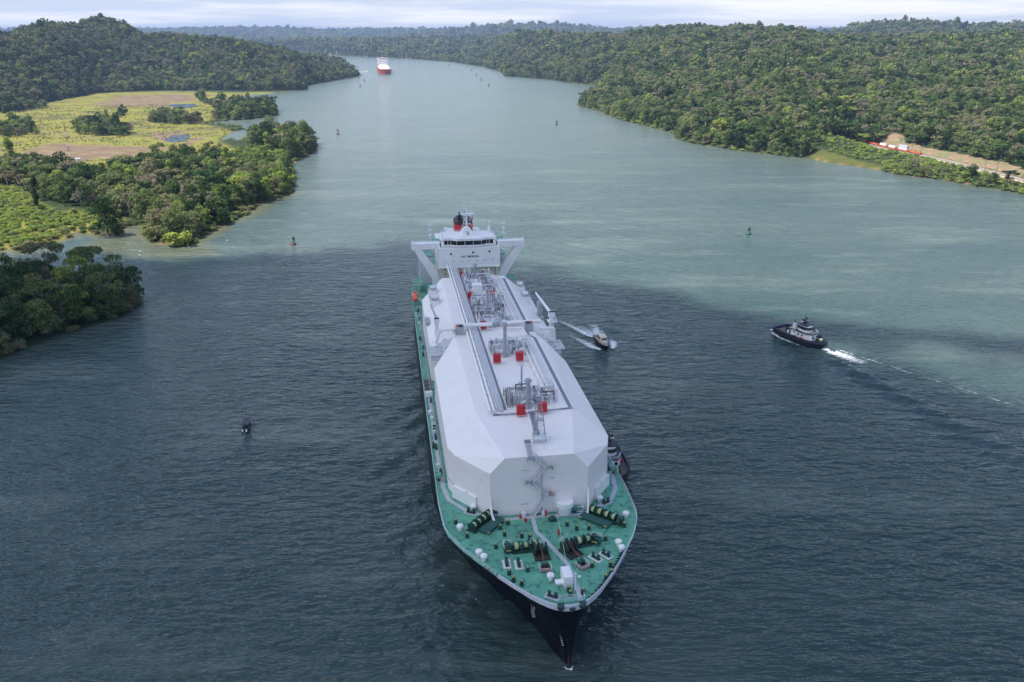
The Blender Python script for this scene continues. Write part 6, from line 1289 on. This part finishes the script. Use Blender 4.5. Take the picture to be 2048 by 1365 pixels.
# ------------------------------------------------------------------ railway on the right bank
M_rail = mat('rail_steel', (.20, .17, .15), .5); M_ballast = mat('ballast', (.24, .21, .18), .95, var=.25, vscale=1.2)
def resample(P, st):
    P = np.array(P); seg = np.hypot(*np.diff(P, axis=0).T); c = np.concatenate([[0], np.cumsum(seg)]); u = np.arange(0, c[-1], st); return np.stack([np.interp(u, c, P[:, 0]), np.interp(u, c, P[:, 1])], -1), c[-1]
RP, RL = resample(RAIL, 6.0); rzv = np.array([gz(x, y) for x, y in RP]); rzv = np.convolve(np.pad(rzv, 4, 'edge'), np.ones(9) / 9, 'valid') + .5
def ribbon(name, off, w, dz, m, kind='structure'):
    mb = MB(); d = np.gradient(RP, axis=0); d /= np.hypot(*d.T)[:, None]; nn = np.stack([-d[:, 1], d[:, 0]], -1)
    for i in range(len(RP)):
        for s_ in (-1, 1): mb.v.append((RP[i, 0] + nn[i, 0] * (off + s_ * w / 2), RP[i, 1] + nn[i, 1] * (off + s_ * w / 2), rzv[i] + dz))
        for s_ in (-1, 1): mb.v.append((RP[i, 0] + nn[i, 0] * (off + s_ * (w / 2 + dz * .8)), RP[i, 1] + nn[i, 1] * (off + s_ * (w / 2 + dz * .8)), rzv[i] - .9))
    for i in range(len(RP) - 1):
        a = 4 * i; b = a + 4; mb.f += [(a, a + 1, b + 1, b), (a + 2, a, b, b + 2), (a + 1, a + 3, b + 3, b + 1)]; mb.m += [0, 0, 0]
    o = mb.build(name, m); o['kind'] = kind; return o
ribbon('railway_bed', 0, 4.6, .25, M_ballast); ribbon('rail_track', -.72, .16, .42, M_rail); ribbon('rail_track', .72, .16, .42, M_rail)
ribbon('access_road', -8.5, 3.6, .12, mat('dirt_road', (.34, .29, .22), .95, var=.15, vscale=.3))
# cut bank behind the track, raw earth
mb = MB(); d = np.gradient(RP, axis=0); d /= np.hypot(*d.T)[:, None]; nn = np.stack([-d[:, 1], d[:, 0]], -1); nn *= np.sign(nn[:, 1:2])
hh = np.interp(np.arange(len(RP)), [0, 4, 8, 14, 18, 24, 40, 999], [3, 9, 13, 12, 6, 4.5, 4, 4]); r = random.Random(9)
for i in range(len(RP)):
    for k_, (o_, z_) in enumerate(((7, -.5), (10, .22), (13, .5), (17, .8), (21, 1.0), (30, 1.02))): mb.v.append((RP[i, 0] + nn[i, 0] * (o_ + r.uniform(-.8, .8)), RP[i, 1] + nn[i, 1] * (o_ + r.uniform(-.8, .8)), rzv[i] - .3 + hh[i] * z_ + r.uniform(-.5, .5)))
for i in range(len(RP) - 1):
    for k_ in range(5): a = i * 6 + k_; mb.f.append((a, a + 1, a + 7, a + 6)); mb.m.append(0)
tag(mb.build('cut_slope', mat('raw_earth', (.185, .115, .075), .95, var=.35, vscale=.2, stain=(.10, .12, .045), stain_scale=.14, stain_lo=.48, stain_hi=.56, bump=.6, bscale=.4)), kind='structure')
def at_rail(u):
    i = u / 6.0; j = int(min(max(i, 0), len(RP) - 2)); f = i - j; p = RP[j] * (1 - f) + RP[j + 1] * f; dd = RP[j + 1] - RP[j]; return p, rzv[j] * (1 - f) + rzv[j + 1] * f, math.atan2(dd[1], dd[0])
def nearest_u(px, py):
    p = un(px, py, 6)[:2]; k = np.argmin(np.hypot(RP[:, 0] - p[0], RP[:, 1] - p[1])); return k * 6.0
M_wag = mat('wagon_orange', (.50, .10, .04), .6, var=.15, vscale=.6); u0 = nearest_u(1838, 303)
def wagon(u, label, cat='rail wagon'):
    p, z, a = at_rail(u); o = empty('rail_wagon', (p[0], p[1], z + .5), a, label, cat, 'wagons of the orange train'); MB().box((0, 0, 1.0), (17, 2.6, .5)).box((0, 1.3, 1.5), (16.6, .12, 1.0)).box((0, -1.3, 1.5), (16.6, .12, 1.0)).box((8.3, 0, 1.5), (.12, 2.6, 1.2)).box((-8.3, 0, 1.5), (.12, 2.6, 1.2)).build('well_body', M_wag, o)
    for x in (-6.6, 6.6):
        b = MB().box((x, 0, .6), (2.6, 2.0, .5)).build('bogie', M_black, o)
        for dx in (-.9, .9): MB().cyl((x + dx, -.8, .42), (x + dx, .8, .42), .42, .42, 12).build('wheel', M_rail, b)
    return o, p, z, a
def container(p, z, a, dz, color, label, L_=12.2, dx=0):
    q_ = p + np.array([math.cos(a), math.sin(a)]) * dx; o = empty('shipping_container', (q_[0], q_[1], z + dz), a, label, 'container', 'containers on the train'); mb = MB().box((0, 0, 1.3), (L_, 2.44, 2.6))
    mb.build('box_body', color, o); mb = MB()
    for i in range(16): x = -L_ / 2 + .5 + i * (L_ - 1) / 15; mb.box((x, -1.24, 1.3), (.25, .06, 2.3)); mb.box((x, 1.24, 1.3), (.25, .06, 2.3))
    mb.build('corrugation', color, o); MB().box((L_ / 2 + .02, -.6, 1.3), (.06, 1.1, 2.4)).box((L_ / 2 + .02, .6, 1.3), (.06, 1.1, 2.4)).build('door', color, o)
M_cw = mat('container_white', (.62, .63, .66), .5, var=.06); M_cg = mat('container_grey', (.42, .45, .52), .5, var=.08)
_, p, z, a = wagon(u0, 'empty orange wagon at the front end of the train'); _, p, z, a = wagon(u0 - 18.4, 'orange wagon under the double stacked pale containers')
container(p, z, a, 1.75, M_cw, 'white container at the bottom of the double stack on the train'); container(p, z, a, 4.37, M_cg, 'grey container on top of the double stack on the train')
_, p, z, a = wagon(u0 - 36.8, 'orange wagon carrying a single white container, next to the double stack'); container(p, z, a, 1.75, M_cw, 'single white container next to the double stack')
_, p, z, a = wagon(u0 - 55.2, 'orange wagon carrying a single white container, second behind the double stack'); container(p, z, a, 1.75, M_cw, 'single white container, second wagon behind the double stack')
wagon(u0 - 73.6, 'empty orange wagon behind the two single containers'); wagon(u0 - 92, 'last visible orange wagon, half hidden by bushes')
# line poles
i_ = 0
for px, py, lb in ((1824, 300, 'wooden line pole behind the double stacked containers'), (1806, 296, 'wooden line pole left of the double stack against the earth bank'), (1985, 336, 'tall line pole beside the bare track at right, left of two'), (2008, 341, 'tall line pole beside the bare track at right, right of two')):
    u = nearest_u(px, py); p, z, a = at_rail(u); side = np.array([-math.sin(a), math.cos(a)]); side *= np.sign(side[1]); p = p + side * (5.5 if px < 1900 else -5.0) ; o = empty('line_pole', (p[0], p[1], z - .5), a, lb, 'pole', 'line poles along the railway'); MB().cyl((0, 0, 0), (0, 0, 13.5), .26, .18, 8).build('post', mat('weathered_wood', (.16, .12, .09), .9, var=.2), o); MB().box((0, 0, 12.4), (.2, 3.0, .2)).box((0, 0, 11.2), (.2, 2.4, .2)).build('cross_arm', mat('weathered_wood', (.16, .12, .09), .9), o)

# ------------------------------------------------------------------ haze: a closed box of even air round everything
hz = MB().box((0, 3000, 93), (60000, 60000, 202)).build('haze', bpy.data.materials.new('haze'))
hm = hz.data.materials[0]; hm.use_nodes = True; ht = hm.node_tree; ht.nodes.clear()
ho = ht.nodes.new('ShaderNodeOutputMaterial'); pv = ht.nodes.new('ShaderNodeVolumePrincipled'); pv.inputs['Color'].default_value = (0.36, 0.47, 0.72, 1); pv.inputs['Density'].default_value = 0.00007
pv.inputs['Anisotropy'].default_value = 0.2
ht.links.new(pv.outputs[0], ho.inputs['Volume']); tag(hz, kind='stuff')
